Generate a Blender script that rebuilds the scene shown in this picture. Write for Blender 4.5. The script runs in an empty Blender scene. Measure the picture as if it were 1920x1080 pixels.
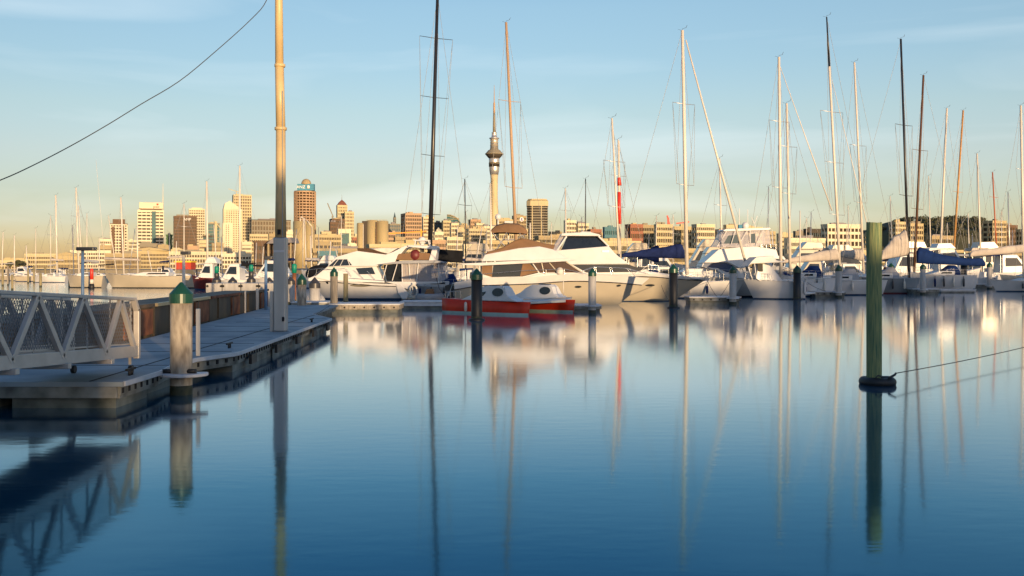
import bpy, bmesh, math, random
from mathutils import Vector, Matrix
R = math.radians
random.seed(7)
sc = bpy.context.scene
COL = sc.collection
# ---------------------------------------------------------------- camera, sky, sun, exposure
F, H, HY = 1867.0, 3.0, 500.0            # focal length in photo pixels, eye height, horizon row
cam = bpy.data.objects.new('camera', bpy.data.cameras.new('camera'))
COL.objects.link(cam)
cam.location = (0, 0, H)
cam.rotation_euler = (R(90), 0, 0)
cam.data.sensor_width = 36
cam.data.lens = 36 * F / 1920
cam.data.shift_y = -40 / 1920
cam.data.clip_end = 20000
sc.camera = cam
SUN_EL, SUN_AZ = 4.6, 25.0               # elevation; degrees to the right of straight behind the camera
w = bpy.data.worlds.new('World'); sc.world = w; w.use_nodes = True
nt = w.node_tree; N = nt.nodes; L = nt.links
bg = N['Background']
sky = N.new('ShaderNodeTexSky'); sky.sky_type = 'NISHITA'; sky.sun_disc = False
sky.sun_elevation = R(SUN_EL)
sky.sun_rotation = R(180 - SUN_AZ)       # Blender: rotation 0 = +Y, clockwise seen from above
sky.altitude = 0; sky.air_density = 1.0; sky.dust_density = 0.6; sky.ozone_density = 2.5
tc = N.new('ShaderNodeTexCoord')
mp = N.new('ShaderNodeMapping'); mp.inputs['Scale'].default_value = (1.2, 1.2, 9.0)
mp.inputs['Rotation'].default_value = (0, R(8), R(20))
L.new(tc.outputs['Generated'], mp.inputs['Vector'])
no = N.new('ShaderNodeTexNoise'); no.inputs['Scale'].default_value = 1.6; no.inputs['Detail'].default_value = 6
no.inputs['Roughness'].default_value = 0.45; no.inputs['Distortion'].default_value = 0.6
L.new(mp.outputs['Vector'], no.inputs['Vector'])
cr = N.new('ShaderNodeMapRange'); cr.inputs['From Min'].default_value = 0.52; cr.inputs['From Max'].default_value = 0.85
cr.inputs['To Max'].default_value = 0.45
L.new(no.outputs['Fac'], cr.inputs['Value'])
# warm band low over the horizon (the anti-solar glow of the hour)
sx = N.new('ShaderNodeSeparateXYZ'); L.new(tc.outputs['Generated'], sx.inputs[0])
mx0 = N.new('ShaderNodeMix'); mx0.data_type = 'RGBA'; mx0.blend_type = 'MULTIPLY'; mx0.inputs['Factor'].default_value = 1
ramp = N.new('ShaderNodeValToRGB')
L.new(sx.outputs['Z'], ramp.inputs['Fac'])
SKYR = ramp.color_ramp
L.new(sky.outputs['Color'], mx0.inputs['A']); L.new(ramp.outputs['Color'], mx0.inputs['B'])
# the sky is a little more even from side to side than the bare model
mrs = N.new('ShaderNodeMapRange'); mrs.inputs['From Min'].default_value = -.5; mrs.inputs['From Max'].default_value = .5
mrs.inputs['To Min'].default_value = .85; mrs.inputs['To Max'].default_value = 1.15; L.new(sx.outputs['X'], mrs.inputs['Value'])
mxs = N.new('ShaderNodeVectorMath'); mxs.operation = 'SCALE'; L.new(mx0.outputs['Result'], mxs.inputs[0]); L.new(mrs.outputs['Result'], mxs.inputs['Scale'])
mx1 = N.new('ShaderNodeMix'); mx1.data_type = 'RGBA'
L.new(cr.outputs['Result'], mx1.inputs['Factor']); L.new(mxs.outputs[0], mx1.inputs['A'])
mx1.inputs['B'].default_value = (3.9, 4.15, 4.2, 1)
L.new(mx1.outputs['Result'], bg.inputs['Color'])
bg.inputs['Strength'].default_value = 0.15
def ramp_set(el, stops):
    while len(el) > 1: el.remove(el[-1])
    el[0].position, el[0].color = stops[0][0], (*stops[0][1], 1)
    for p, c in stops[1:]:
        e = el.new(p); e.color = (*c, 1)
ramp_set(SKYR.elements, [(0, (1.3,1.14,1.4)), (.02, (1.15,1.02,1.25)), (.045, (1.0,.89,1.06)), (.067, (1.05,.89,.99)), (.107, (1.2,.93,.935)), (.151, (1.25,.985,.90)), (.199, (1.22,1.02,.94)), (.252, (1.26,1.07,.97)), (.34, (.95,.95,.98)), (.6, (.62,.82,1.02)), (1, (.55,.78,1.05))])
sd = bpy.data.lights.new('sun', 'SUN'); sun = bpy.data.objects.new('sun', sd); COL.objects.link(sun)
sd.energy = 3.3; sd.angle = R(0.6); sd.color = (1.0, 0.69, 0.38)
_a, _e = R(SUN_AZ), R(SUN_EL)
SV = Vector((math.sin(_a) * math.cos(_e), -math.cos(_a) * math.cos(_e), math.sin(_e)))   # towards the sun
sun.rotation_euler = SV.to_track_quat('Z', 'Y').to_euler()
sc.view_settings.view_transform = 'Standard'; sc.view_settings.look = 'None'
sc.view_settings.gamma = 1; sc.view_settings.exposure = 0.95
sc.render.engine = 'CYCLES'
# ---------------------------------------------------------------- helpers
def dw(py, z=0): return F * (H - z) / (py - HY)          # distance of a row at height z
def X(px, d): return (px - 960) / F * d
def Z(py, d): return H - (py - HY) / F * d
ROOT = {}
def tag(o, label, cat, group=None, kind=None):
    if label: o['label'] = label
    if cat: o['category'] = cat
    if group: o['group'] = group
    if kind: o['kind'] = kind
    return o
def thing(name, label, cat, loc, group=None):
    o = bpy.data.objects.new(name, None); COL.objects.link(o)
    o.empty_display_size = 0.3
    o.location = loc; ROOT[o.name] = Vector(loc)
    return tag(o, label, cat, group)
class MB:
    def __init__(s): s.v = []; s.f = []; s.sm = []
    def add(s, vs, fs, smooth=False):
        b = len(s.v); s.v += [tuple(v) for v in vs]
        for f in fs: s.f.append(tuple(i + b for i in f)); s.sm.append(smooth)
        return s
    def box(s, x0, y0, z0, x1, y1, z1):
        return s.add([(x0,y0,z0),(x1,y0,z0),(x1,y1,z0),(x0,y1,z0),(x0,y0,z1),(x1,y0,z1),(x1,y1,z1),(x0,y1,z1)],
                     [(0,3,2,1),(4,5,6,7),(0,1,5,4),(1,2,6,5),(2,3,7,6),(3,0,4,7)])
    def obox(s, c, hx, hy, z0, z1, th):
        ca, sa = math.cos(th), math.sin(th); p = []
        for z in (z0, z1):
            for a, b in ((-hx,-hy),(hx,-hy),(hx,hy),(-hx,hy)):
                p.append((c[0]+a*ca-b*sa, c[1]+a*sa+b*ca, z))
        return s.add(p, [(0,3,2,1),(4,5,6,7),(0,1,5,4),(1,2,6,5),(2,3,7,6),(3,0,4,7)])
    def bar(s, p0, p1, w, h):                              # a rectangular bar between two points
        p0, p1 = Vector(p0), Vector(p1); d = (p1-p0).normalized()
        up = Vector((0,0,1)) if abs(d.z) < .95 else Vector((1,0,0))
        a = d.cross(up).normalized()*w/2; b = a.cross(d).normalized()*h/2
        vs = [q+e for q in (p0,p1) for e in (-a-b, a-b, a+b, -a+b)]
        return s.add(vs, [(0,3,2,1),(4,5,6,7),(0,1,5,4),(1,2,6,5),(2,3,7,6),(3,0,4,7)])
    def cyl(s, p0, p1, r0, r1=None, n=12, caps=True):
        r1 = r0 if r1 is None else r1
        p0, p1 = Vector(p0), Vector(p1); d = (p1-p0).normalized()
        up = Vector((0,0,1)) if abs(d.z) < .95 else Vector((1,0,0))
        a = d.cross(up).normalized(); b = d.cross(a)
        vs = []
        for q, r in ((p0,r0),(p1,r1)):
            for i in range(n):
                t = 2*math.pi*i/n; vs.append(q + a*math.cos(t)*r + b*math.sin(t)*r)
        s.add(vs, [(i,(i+1)%n,n+(i+1)%n,n+i) for i in range(n)], True)
        if caps: s.add(vs, [tuple(range(n))[::-1], tuple(range(n,2*n))])
        return s
    def tube(s, pts, r, n=6):
        for a, b in zip(pts[:-1], pts[1:]): s.cyl(a, b, r, r, n)
        return s
    def lathe(s, c, prof, n=24, smooth=True):              # prof: (radius, z)
        vs = []
        for r, z in prof:
            for i in range(n):
                t = 2*math.pi*i/n; vs.append((c[0]+math.cos(t)*r, c[1]+math.sin(t)*r, z))
        k = len(prof)
        s.add(vs, [(j*n+i, j*n+(i+1)%n, (j+1)*n+(i+1)%n, (j+1)*n+i) for j in range(k-1) for i in range(n)], smooth)
        s.add(vs, [tuple(range(n))[::-1], tuple(range((k-1)*n, k*n))])
        return s
    def loft(s, rings, closed=True, smooth=True, caps=True):
        n = len(rings[0]); vs = [p for r in rings for p in r]
        m = n if closed else n-1
        s.add(vs, [(j*n+i, j*n+(i+1)%n, (j+1)*n+(i+1)%n, (j+1)*n+i) for j in range(len(rings)-1) for i in range(m)], smooth)
        if caps: s.add(vs, [tuple(range(n)), tuple(range((len(rings)-1)*n, len(rings)*n))])
        return s
    def sph(s, c, rx, ry=None, rz=None, n=12, m=8, z0=-1):
        ry = rx if ry is None else ry; rz = rx if rz is None else rz
        rings = []
        for j in range(m+1):
            z = max(z0, -1) ; a = math.asin(max(z0,-1)) + (math.pi/2 - math.asin(max(z0,-1)))*j/m
            r = max(math.cos(a), 1e-3)
            rings.append([(c[0]+rx*r*math.cos(2*math.pi*i/n), c[1]+ry*r*math.sin(2*math.pi*i/n), c[2]+rz*math.sin(a)) for i in range(n)])
        return s.loft(rings)
    def prism(s, prof, ya, yb):                            # prof: (x,z); ya/yb numbers or functions of (x,z)
        fa = ya if callable(ya) else (lambda x, z: ya)
        fb = yb if callable(yb) else (lambda x, z: yb)
        n = len(prof)
        vs = [(x, fa(x,z), z) for x, z in prof] + [(x, fb(x,z), z) for x, z in prof]
        return s.add(vs, [tuple(range(n)), tuple(range(2*n-1, n-1, -1))] + [(i,(i+1)%n,n+(i+1)%n,n+i) for i in range(n)])
    def build(s, name, mat, parent=None, bevel=0, seg=2, label=None, world=True, subd=0, weld=True):
        me = bpy.data.meshes.new(name)
        off = Vector((0,0,0))
        if parent is not None and world: off = ROOT[parent.name]
        me.from_pydata([(v[0]-off.x, v[1]-off.y, v[2]-off.z) for v in s.v], [], s.f)
        me.polygons.foreach_set('use_smooth', s.sm)
        me.materials.append(M[mat] if isinstance(mat, str) else mat)
        bm = bmesh.new(); bm.from_mesh(me)
        if weld: bmesh.ops.remove_doubles(bm, verts=bm.verts, dist=0.0004)
        bmesh.ops.recalc_face_normals(bm, faces=bm.faces)
        bm.to_mesh(me); bm.free(); me.update()
        o = bpy.data.objects.new(name, me); COL.objects.link(o)
        if parent is not None:
            o.parent = parent
            ROOT[o.name] = off
        else: ROOT[o.name] = Vector((0,0,0))
        if bevel:
            b = o.modifiers.new('bevel', 'BEVEL'); b.width = bevel; b.segments = seg; b.limit_method = 'ANGLE'; b.angle_limit = R(35)
        if label: o['label'] = label
        return o
def setting(name, mb, mat, **k):
    o = mb.build(name, mat, **k); o['kind'] = 'structure'; return o
def copy_tree(o, parent=None):
    c = o.copy(); COL.objects.link(c)
    if parent is not None: c.parent = parent
    for ch in list(o.children): copy_tree(ch, c)
    return c
# ---------------------------------------------------------------- materials
M = {}
def mat(name, col, rough=.5, metal=0.0, var=.12, scale=3.0, bump=0.0, spec=.5, stretch=(1,1,1), col2=None, alpha=1, trans=0, detail=5, coat=0, emit=None):
    m = bpy.data.materials.new(name); m.use_nodes = True; M[name] = m
    n = m.node_tree.nodes; l = m.node_tree.links; p = n['Principled BSDF']
    p.inputs['Roughness'].default_value = rough; p.inputs['Metallic'].default_value = metal
    p.inputs['Specular IOR Level'].default_value = spec
    p.inputs['Coat Weight'].default_value = coat
    t = n.new('ShaderNodeTexCoord'); mpg = n.new('ShaderNodeMapping'); mpg.inputs['Scale'].default_value = stretch
    geo = n.new('ShaderNodeNewGeometry'); l.new(geo.outputs['Position'], mpg.inputs['Vector'])
    nz = n.new('ShaderNodeTexNoise'); nz.inputs['Scale'].default_value = scale; nz.inputs['Detail'].default_value = detail
    l.new(mpg.outputs['Vector'], nz.inputs['Vector'])
    mr = n.new('ShaderNodeMapRange'); mr.inputs['From Min'].default_value = .3; mr.inputs['From Max'].default_value = .7
    l.new(nz.outputs['Fac'], mr.inputs['Value'])
    mi = n.new('ShaderNodeMix'); mi.data_type = 'RGBA'
    l.new(mr.outputs['Result'], mi.inputs['Factor'])
    c2 = col2 or tuple(min(1, c*(1+var)) for c in col)
    c1 = col if col2 else tuple(c*(1-var) for c in col)
    mi.inputs['A'].default_value = (*c1, 1); mi.inputs['B'].default_value = (*c2, 1)
    l.new(mi.outputs['Result'], p.inputs['Base Color'])
    if bump:
        bp = n.new('ShaderNodeBump'); bp.inputs['Strength'].default_value = bump; bp.inputs['Distance'].default_value = .02
        l.new(nz.outputs['Fac'], bp.inputs['Height']); l.new(bp.outputs['Normal'], p.inputs['Normal'])
    if alpha < 1: p.inputs['Alpha'].default_value = alpha
    if trans: p.inputs['Transmission Weight'].default_value = trans
    return m
mat('gelcoat', (.62,.615,.605), .3, var=.07, scale=.9)
mat('gelcoat_cream', (.45,.40,.31), .25, var=.06, scale=.5, coat=.3)
mat('gelcoat_grey', (.20,.23,.25), .3, var=.1, scale=.7)
mat('gelcoat_navy', (.02,.035,.08), .25, var=.1)
mat('deck_white', (.58,.58,.57), .5, var=.08, scale=2)
mat('red_paint', (.62,.04,.014), .5, spec=.2, var=.12, scale=1.2, coat=.2)
mat('dark_red', (.13,.02,.018), .5)
mat('boot_teal', (.36,.52,.47), .4, var=.1)
mat('boot_black', (.02,.025,.03), .4)
mat('boot_blue', (.02,.05,.12), .4)
mat('tinted_glass', (.015,.019,.024), .06, var=.2, spec=.6)
mat('brown_glass', (.07,.04,.025), .12, var=.2)
mat('clear_sheet', (.55,.53,.58), .25, var=.1, alpha=.45)
mat('brown_canvas', (.20,.12,.068), .85, var=.12, scale=1.5, bump=.3, spec=.08)
mat('navy_canvas', (.012,.022,.085), .8, var=.25, scale=2, bump=.4, spec=.08)
mat('blue_canvas', (.008,.025,.10), .8, var=.2, scale=2, bump=.4, spec=.08)
mat('black_canvas', (.012,.013,.016), .8, var=.3, scale=2, bump=.4, spec=.08)
mat('beige_canvas', (.47,.42,.37), .85, var=.12, scale=1.2, bump=.5, spec=.08)
mat('grey_canvas', (.30,.31,.33), .85, var=.12, scale=1.2, bump=.5, spec=.08)
mat('cushion', (.6,.56,.52), .8)
mat('aluminium', (.56,.56,.55), .38, .7, var=.08, scale=1.5)
mat('mast_white', (.62,.57,.49), .35, var=.05)
mat('mast_black', (.018,.018,.02), .35)
mat('mast_brown', (.10,.05,.025), .45)
mat('mast_wood', (.42,.22,.07), .45)
mat('mast_orange', (.40,.10,.03), .45)
mat('mast_red', (.62,.04,.02), .4)
mat('wire', (.22,.22,.22), .4, .4)
mat('stainless', (.6,.6,.6), .22, .9)
mat('weed', (.012,.02,.010), .7, scale=6, col2=(.05,.055,.03), bump=.5)
mat('rope', (.05,.05,.05), .9)
mat('rope_white', (.6,.58,.52), .9)
mat('rubber', (.012,.012,.013), .55, var=.3, scale=8, bump=.3)
mat('sleeve_black', (.009,.009,.009), .5, var=.3, scale=2, stretch=(3,3,.6), bump=.1)
mat('cap_green', (.008,.052,.034), .35, var=.2, scale=2)
mat('cap_dark', (.035,.035,.04), .4, var=.2)
mat('marker_green', (.0,.20,.13), .5)
mat('pile_concrete', (.17,.14,.105), .8, scale=3.5, stretch=(2.2,2.2,.7), col2=(.44,.385,.30), bump=.35, detail=9)
mat('pile_pale', (.30,.29,.275), .6, scale=2.2, stretch=(2.5,2.5,.5), col2=(.42,.41,.39), bump=.15)
mat('timber', (.17,.145,.075), .85, scale=5, stretch=(5,5,.35), col2=(.32,.27,.15), bump=.8)
mat('timber_grey', (.16,.14,.11), .85, scale=4, stretch=(4,4,.4), col2=(.33,.28,.21), bump=.6)
mat('timber_green', (.065,.14,.09), .9, spec=.1, scale=6, stretch=(8,8,.3), col2=(.34,.35,.15), bump=1.0)
mat('deck_concrete', (.17,.205,.23), .8, scale=.7, col2=(.33,.37,.39), detail=9, bump=.1)
mat('concrete_side', (.09,.09,.075), .85, scale=1.8, col2=(.31,.305,.27), bump=.5, detail=9)
mat('concrete_wet', (.05,.06,.05), .6, scale=1.6, col2=(.22,.23,.20), bump=.4)
mat('edge_white', (.50,.51,.53), .5, var=.12, scale=3)
mat('slot_dark', (.01,.01,.012), .9)
mat('steel_grey', (.30,.33,.37), .4, .35, var=.1, scale=2)
mat('pole_steel', (.40,.40,.39), .42, .45, var=.12, scale=1.5, stretch=(2,2,.4))
mat('sunlit_yellow', (.56,.41,.20), .45, var=.1, scale=1.5)  # pale grey pole; the low sun's gold is put into this colour
mat('gangway_metal', (.46,.43,.40), .45, .35, var=.1, scale=3)
mat('mesh_metal', (.17,.18,.20), .5, .3)
mat('rust', (.09,.025,.012), .85, scale=1.8, col2=(.30,.11,.04), bump=.6)
mat('rust_panel', (.035,.032,.025), .7, scale=.7, stretch=(1,1,.6), col2=(.15,.095,.045), bump=.4)
mat('blue_post', (.16,.28,.45), .4)
mat('orange_paint', (.75,.30,.03), .5)
mat('yellow_paint', (.75,.50,.03), .5)
mat('green_glass', (.05,.12,.05), .6, spec=.2)
mat('crane_red', (.55,.05,.03), .5)
mat('quay', (.30,.26,.20), .9, scale=.2, col2=(.42,.36,.28))
mat('ground', (.16,.14,.10), .9, scale=.03, col2=(.28,.24,.17))
mat('hill', (.045,.042,.022), .95, scale=.02, col2=(.085,.085,.035), bump=.5)
mat('leaf', (.035,.045,.018), .8, scale=.8, col2=(.075,.075,.032))
mat('bark', (.07,.05,.035), .9)
# building colours
def bmat(n, c, r=.75): mat(n, c, r, var=.06, scale=.05)
bmat('cream_wall', (.46,.40,.24)); bmat('pale_wall', (.55,.50,.34)); bmat('sand_wall', (.40,.33,.18)); bmat('tan_wall', (.31,.25,.14))
bmat('brown_wall', (.11,.065,.035)); bmat('dark_wall', (.05,.04,.03)); bmat('grey_wall', (.21,.19,.14)); bmat('red_wall', (.27,.11,.065))
bmat('rose_wall', (.38,.26,.16)); bmat('white_wall', (.60,.55,.40)); bmat('silo_wall', (.36,.29,.15)); bmat('bright_red', (.40,.04,.02))
bmat('roof_grey', (.18,.17,.18)); bmat('roof_red', (.15,.05,.035)); bmat('sign_blue', (.05,.22,.33)); bmat('sign_white', (.75,.75,.70)); bmat('sign_red', (.5,.04,.02))
bmat('sign_purple', (.14,.05,.26)); bmat('teal_shed', (.06,.16,.20))
mat('win_dark', (.03,.025,.018), .5, spec=.22, var=.4, scale=.08)
mat('win_blue', (.05,.085,.11), .5, spec=.22, var=.3, scale=.05)
mat('win_teal', (.03,.10,.11), .5, spec=.22, var=.3, scale=.05)
mat('win_brown', (.055,.035,.018), .5, spec=.22, var=.4, scale=.08)
mat('win_tan', (.085,.06,.03), .5, spec=.22, var=.5, scale=.1)
# water
m = bpy.data.materials.new('water'); m.use_nodes = True; M['water'] = m
n = m.node_tree.nodes; l = m.node_tree.links; p = n['Principled BSDF']
geo = n.new('ShaderNodeNewGeometry')
mpg = n.new('ShaderNodeMapping'); mpg.inputs['Scale'].default_value = (.6, 1.5, 1); l.new(geo.outputs['Position'], mpg.inputs['Vector'])
n1 = n.new('ShaderNodeTexNoise'); n1.inputs['Scale'].default_value = 2.6; n1.inputs['Detail'].default_value = 4; l.new(mpg.outputs['Vector'], n1.inputs['Vector'])
n2 = n.new('ShaderNodeTexNoise'); n2.inputs['Scale'].default_value = .22; n2.inputs['Detail'].default_value = 2; l.new(mpg.outputs['Vector'], n2.inputs['Vector'])
ad = n.new('ShaderNodeMath'); ad.operation = 'MULTIPLY_ADD'; l.new(n2.outputs['Fac'], ad.inputs[0]); ad.inputs[1].default_value = .6; l.new(n1.outputs['Fac'], ad.inputs[2])
bp = n.new('ShaderNodeBump'); bp.inputs['Strength'].default_value = .09; bp.inputs['Distance'].default_value = .02
l.new(ad.outputs[0], bp.inputs['Height'])
# wind-ruffled stretch of the far left bay
sxx = n.new('ShaderNodeSeparateXYZ'); l.new(geo.outputs['Position'], sxx.inputs[0])
mrx = n.new('ShaderNodeMapRange'); mrx.inputs['From Min'].default_value = -16; mrx.inputs['From Max'].default_value = -34; mrx.inputs['To Min'].default_value = .09; mrx.inputs['To Max'].default_value = .55
l.new(sxx.outputs['X'], mrx.inputs['Value'])
mry = n.new('ShaderNodeMapRange'); mry.inputs['From Min'].default_value = 40; mry.inputs['From Max'].default_value = 65; l.new(sxx.outputs['Y'], mry.inputs['Value'])
mmx = n.new('ShaderNodeMix'); mmx.data_type = 'FLOAT'; l.new(mry.outputs['Result'], mmx.inputs['Factor']); mmx.inputs['A'].default_value = .09; l.new(mrx.outputs['Result'], mmx.inputs['B'])
l.new(mmx.outputs['Result'], bp.inputs['Strength'])
# body colour plus mirror; reflection strength and tint painted by angle in the ramp
fr = n.new('ShaderNodeFresnel'); fr.inputs['IOR'].default_value = 1.33; l.new(bp.outputs['Normal'], fr.inputs['Normal'])
df = n.new('ShaderNodeBsdfDiffuse'); df.inputs['Color'].default_value = (.001, .018, .036, 1); l.new(bp.outputs['Normal'], df.inputs['Normal'])
gl = n.new('ShaderNodeBsdfAnisotropic'); gl.inputs['Roughness'].default_value = .075; l.new(bp.outputs['Normal'], gl.inputs['Normal'])
rp = n.new('ShaderNodeValToRGB'); l.new(fr.outputs['Fac'], rp.inputs['Fac']); l.new(rp.outputs['Color'], gl.inputs['Color'])
ramp_set(rp.color_ramp.elements, [(0, (0.01, 0.03, 0.045)), (0.059, (0.02, 0.07, 0.1)), (0.187, (0.065, 0.17, 0.245)), (0.281, (0.16, 0.3, 0.385)), (0.373, (0.37, 0.47, 0.54)), (0.498, (0.62, 0.68, 0.72)), (0.621, (0.82, 0.85, 0.87)), (0.761, (0.93, 0.94, 0.95))])
ms = n.new('ShaderNodeAddShader'); l.new(df.outputs[0], ms.inputs[0]); l.new(gl.outputs[0], ms.inputs[1])
l.new(ms.outputs[0], n['Material Output'].inputs['Surface']); n.remove(p)
# ---------------------------------------------------------------- setting
setting('water', MB().add([(-900,-60,0),(900,-60,0),(900,420,0),(-900,420,0)], [(0,1,2,3)]), 'water')
# city ground: one sheet to the horizon, with a sea wall towards the basin
g = MB()
shore = [(-900,330),(-110,330),(-60,300),(60,300),(900,330)]
vs = []
for x, y in shore: vs += [(x,y,-.5),(x,y,1.9)]
g.add(vs, [(2*i,2*i+2,2*i+3,2*i+1) for i in range(4)])
g.add([(-900,330,1.9),(-110,330,1.9),(-60,300,1.9),(60,300,1.9),(900,330,1.9),(9000,9000,1.9),(-9000,9000,1.9)], [(0,1,2,3,4,5,6)])
g.add([(-900,330,1.9),(-9000,330,1.9),(-9000,9000,1.9)], [(0,1,2)]); g.add([(900,330,1.9),(9000,330,1.9),(9000,9000,1.9)], [(0,1,2)])
setting('ground', g, 'ground', weld=False)
setting('quay', MB().box(-120,-260,-.5, 200,-4.5,1.3), 'quay')
# hill on the right, behind the city
def fbm(x, y):
    return sum(math.sin(x*f+p)*math.cos(y*f*1.3+p*2)/k for f, p, k in ((.011,1,1),(.027,2.3,2),(.06,4.1,3.5),(.13,.7,6)))
def terrain(name, px0, px1, d, prof, depth, mt, n=90, m=14):
    rows = []
    for j in range(m):
        v = j/(m-1); y = d + (v-.5)*depth; k = math.sin(math.pi*v)**.6
        row = []
        for i in range(n):
            px = px0 + (px1-px0)*i/(n-1); x = X(px, d)
            t = 0
            for (a, ya), (b, yb) in zip(prof[:-1], prof[1:]):
                if a <= px <= b: t = ya + (yb-ya)*(.5-.5*math.cos(math.pi*(px-a)/(b-a)))
            h = Z(t, d)*k if t else 0
            row.append((x, y, max(1.0, h + fbm(x, y)*3.0*k)))
        rows.append(row)
    mb = MB(); mb.loft(rows, closed=False, caps=False)
    return setting(name, mb, mt)
HD = 1500
terrain('hill', 1590, 1850, HD, [(1590,500),(1640,430),(1700,412),(1745,414),(1775,410),(1800,411),(1822,430),(1850,500)], 500, 'hill')
terrain('terrain', 1040, 2050, 1900, [(1040,500),(1150,478),(1400,470),(1700,455),(1950,468),(2050,500)], 500, 'hill')
# leaf clumps on the hill
rnd = random.Random(3)
def leaves(mb, c, rx, rz, n, s, rn):
    for i in range(n):
        while True:
            a = [rn.uniform(-1,1) for _ in range(3)]
            if sum(t*t for t in a) < 1: break
        k = .75 + .25*rn.random()
        p = Vector((c[0]+a[0]*rx*k, c[1]+a[1]*rx*k, c[2]+a[2]*rz*k))
        u = Vector((rn.uniform(-1,1), rn.uniform(-1,1), rn.uniform(-1,1))).normalized()*s*rn.uniform(.6,1.3)
        v = u.orthogonal().normalized()*s*rn.uniform(.5,1)
        mb.add([p-u, p+v, p+u, p-v], [(0,1,2,3)])
wd = MB()
for i in range(150):
    px = rnd.uniform(1625, 1825); 
    prof = [(1590,500),(1640,430),(1700,412),(1745,414),(1775,410),(1800,411),(1822,430),(1850,500)]
    for (a, ya), (b, yb) in zip(prof[:-1], prof[1:]):
        if a <= px <= b: t = ya + (yb-ya)*(.5-.5*math.cos(math.pi*(px-a)/(b-a)))
    d = HD - rnd.uniform(0, 180)
    k = math.sin(math.pi*((d-HD)/500+.5))**.6
    leaves(wd, (X(px, HD), d, Z(t, HD)*k+rnd.uniform(-1,3)), rnd.uniform(5,10), rnd.uniform(3,6), 40, 1.6, rnd)
o = wd.build('woodland', 'leaf', weld=False); tag(o, 'dark scrub and trees covering the hill behind the masts', 'woodland', kind='stuff')
def tree(label, px, top, d, wpx, group=None, base=1.9):
    x = X(px, d); r = wpx/2*d/F; zt = Z(top, d); h = zt-base
    t = thing('tree', label, 'tree', (x, d, base), group)
    tm = MB().cyl((x,d,base-.3),(x,d,base+h*.5), r*.12, r*.06, 8)
    rn = random.Random(int(px))
    for k in range(6):
        a = rn.uniform(0, 6.28); tm.cyl((x,d,base+h*(.25+.05*k)), (x+math.cos(a)*r*.55, d+math.sin(a)*r*.55, base+h*(.5+.06*k)), r*.05, r*.02, 6)
    tm.build('trunk', 'bark', t)
    cm = MB()
    for k in range(9):
        a = rn.uniform(0, 6.28); q = rn.uniform(.1,.6)*r
        leaves(cm, (x+math.cos(a)*q*1.2, d+math.sin(a)*q, base+h*rn.uniform(.42,.78)), r*.45, h*.2, 160, r*.07, rn)
    cm.build('crown', 'leaf', t, weld=False)
for i, (px, top, d, wp, lb) in enumerate([
    (36,486,340,30,'round dark green tree on the far left shore'),
    (20,489,350,16,'small dark tree at the left edge of the far shore'),
    (1003,478,380,20,'small dark tree on the shore below the dark banded tower'),
    (246,470,520,16,'green tree between the brown banded tower and the white banded tower'),
    (1518,470,420,22,'dark tree on the shore right of the twin grey masts'),
    (1652,458,600,26,'dark tree on the far shore just right of the green timber pile'),
    (1885,452,600,24,'dark tree on the far shore near the right edge')]):
    tree(lb, px, top, d, wp)
# unseen buildings added behind the camera, heights and gap shaped to cast the basin's shade
s_, t_ = Vector((-math.sin(_a), math.cos(_a))), Vector((math.cos(_a), math.sin(_a)))
V0 = 62.0
for k, (u0, u1, h, lb) in enumerate([
    (-70, 1.35, 14.2, 'long tan shed added for shade on the quay behind the viewpoint, left end'),
    (1.6, 3.2, 8.1, 'narrow low block added to let sun between two shade sheds behind the viewpoint'),
    (3.45, 9.4, 14.6, 'tall short shed added for shade, right of the narrow low block behind the viewpoint'),
    (9.7, 16.7, 12.1, 'mid height tan shed added for shade between the long left shed and the lowest one'),
    (17.0, 21.2, 10.05, 'narrowest and lowest tan shed added for shade on the quay behind the viewpoint'),
    (21.5, 29.8, 13.0, 'tall narrow tan shed added for shade just right of the lowest one, behind the viewpoint'),
    (30.1, 47.6, 10.8, 'wide low tan shed added for shade on the quay behind the viewpoint'),
    (47.9, 54, 13.5, 'tall tan shed added for shade right of the wide low one, behind the viewpoint'),
    (54.3, 60, 12.3, 'small tan shed added for shade between two taller ones, behind the viewpoint'),
    (60.3, 170, 14.4, 'tall long tan shed added for shade on the quay behind the viewpoint, right end')]):
    c2 = -V0*s_ + t_*(u0+u1)/2 - s_*8
    tt = thing('shade_shed', lb, 'shed', (c2.x, c2.y, 1.3))
    th = _a
    MB().obox(c2, (u1-u0)/2, 8, 1.3, h-1.2, th).build('wall', 'tan_wall', tt)
    rm = MB(); hw, hd = (u1-u0)/2+.05, 8.4
    pts = []
    for a in (-hw, hw):
        for b, z in ((-hd, h-1.2), (-hd, h-1.0), (-6.5, h), (6.5, h), (hd, h-1.0), (hd, h-1.2)):
            q = c2 + t_*a + s_*b; pts.append((q.x, q.y, z))
    rm.add(pts, [(0,1,2,3,4,5),(11,10,9,8,7,6)] + [(i,(i+1)%6,6+(i+1)%6,6+i) for i in range(6)])
    rm.build('roof', 'roof_grey', tt)
    for j in range(int((u1-u0)/3.5 > 1) * max(1, int((u1-u0)/6))):
        q = c2 + t_*(-(u1-u0)/2 + min(3, (u1-u0)/2) + j*6) + s_*8.03
        MB().obox(q, min(1.6, (u1-u0)/2-.3), .06, 1.3, 5.3, th).build('door', 'steel_grey', tt)
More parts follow.
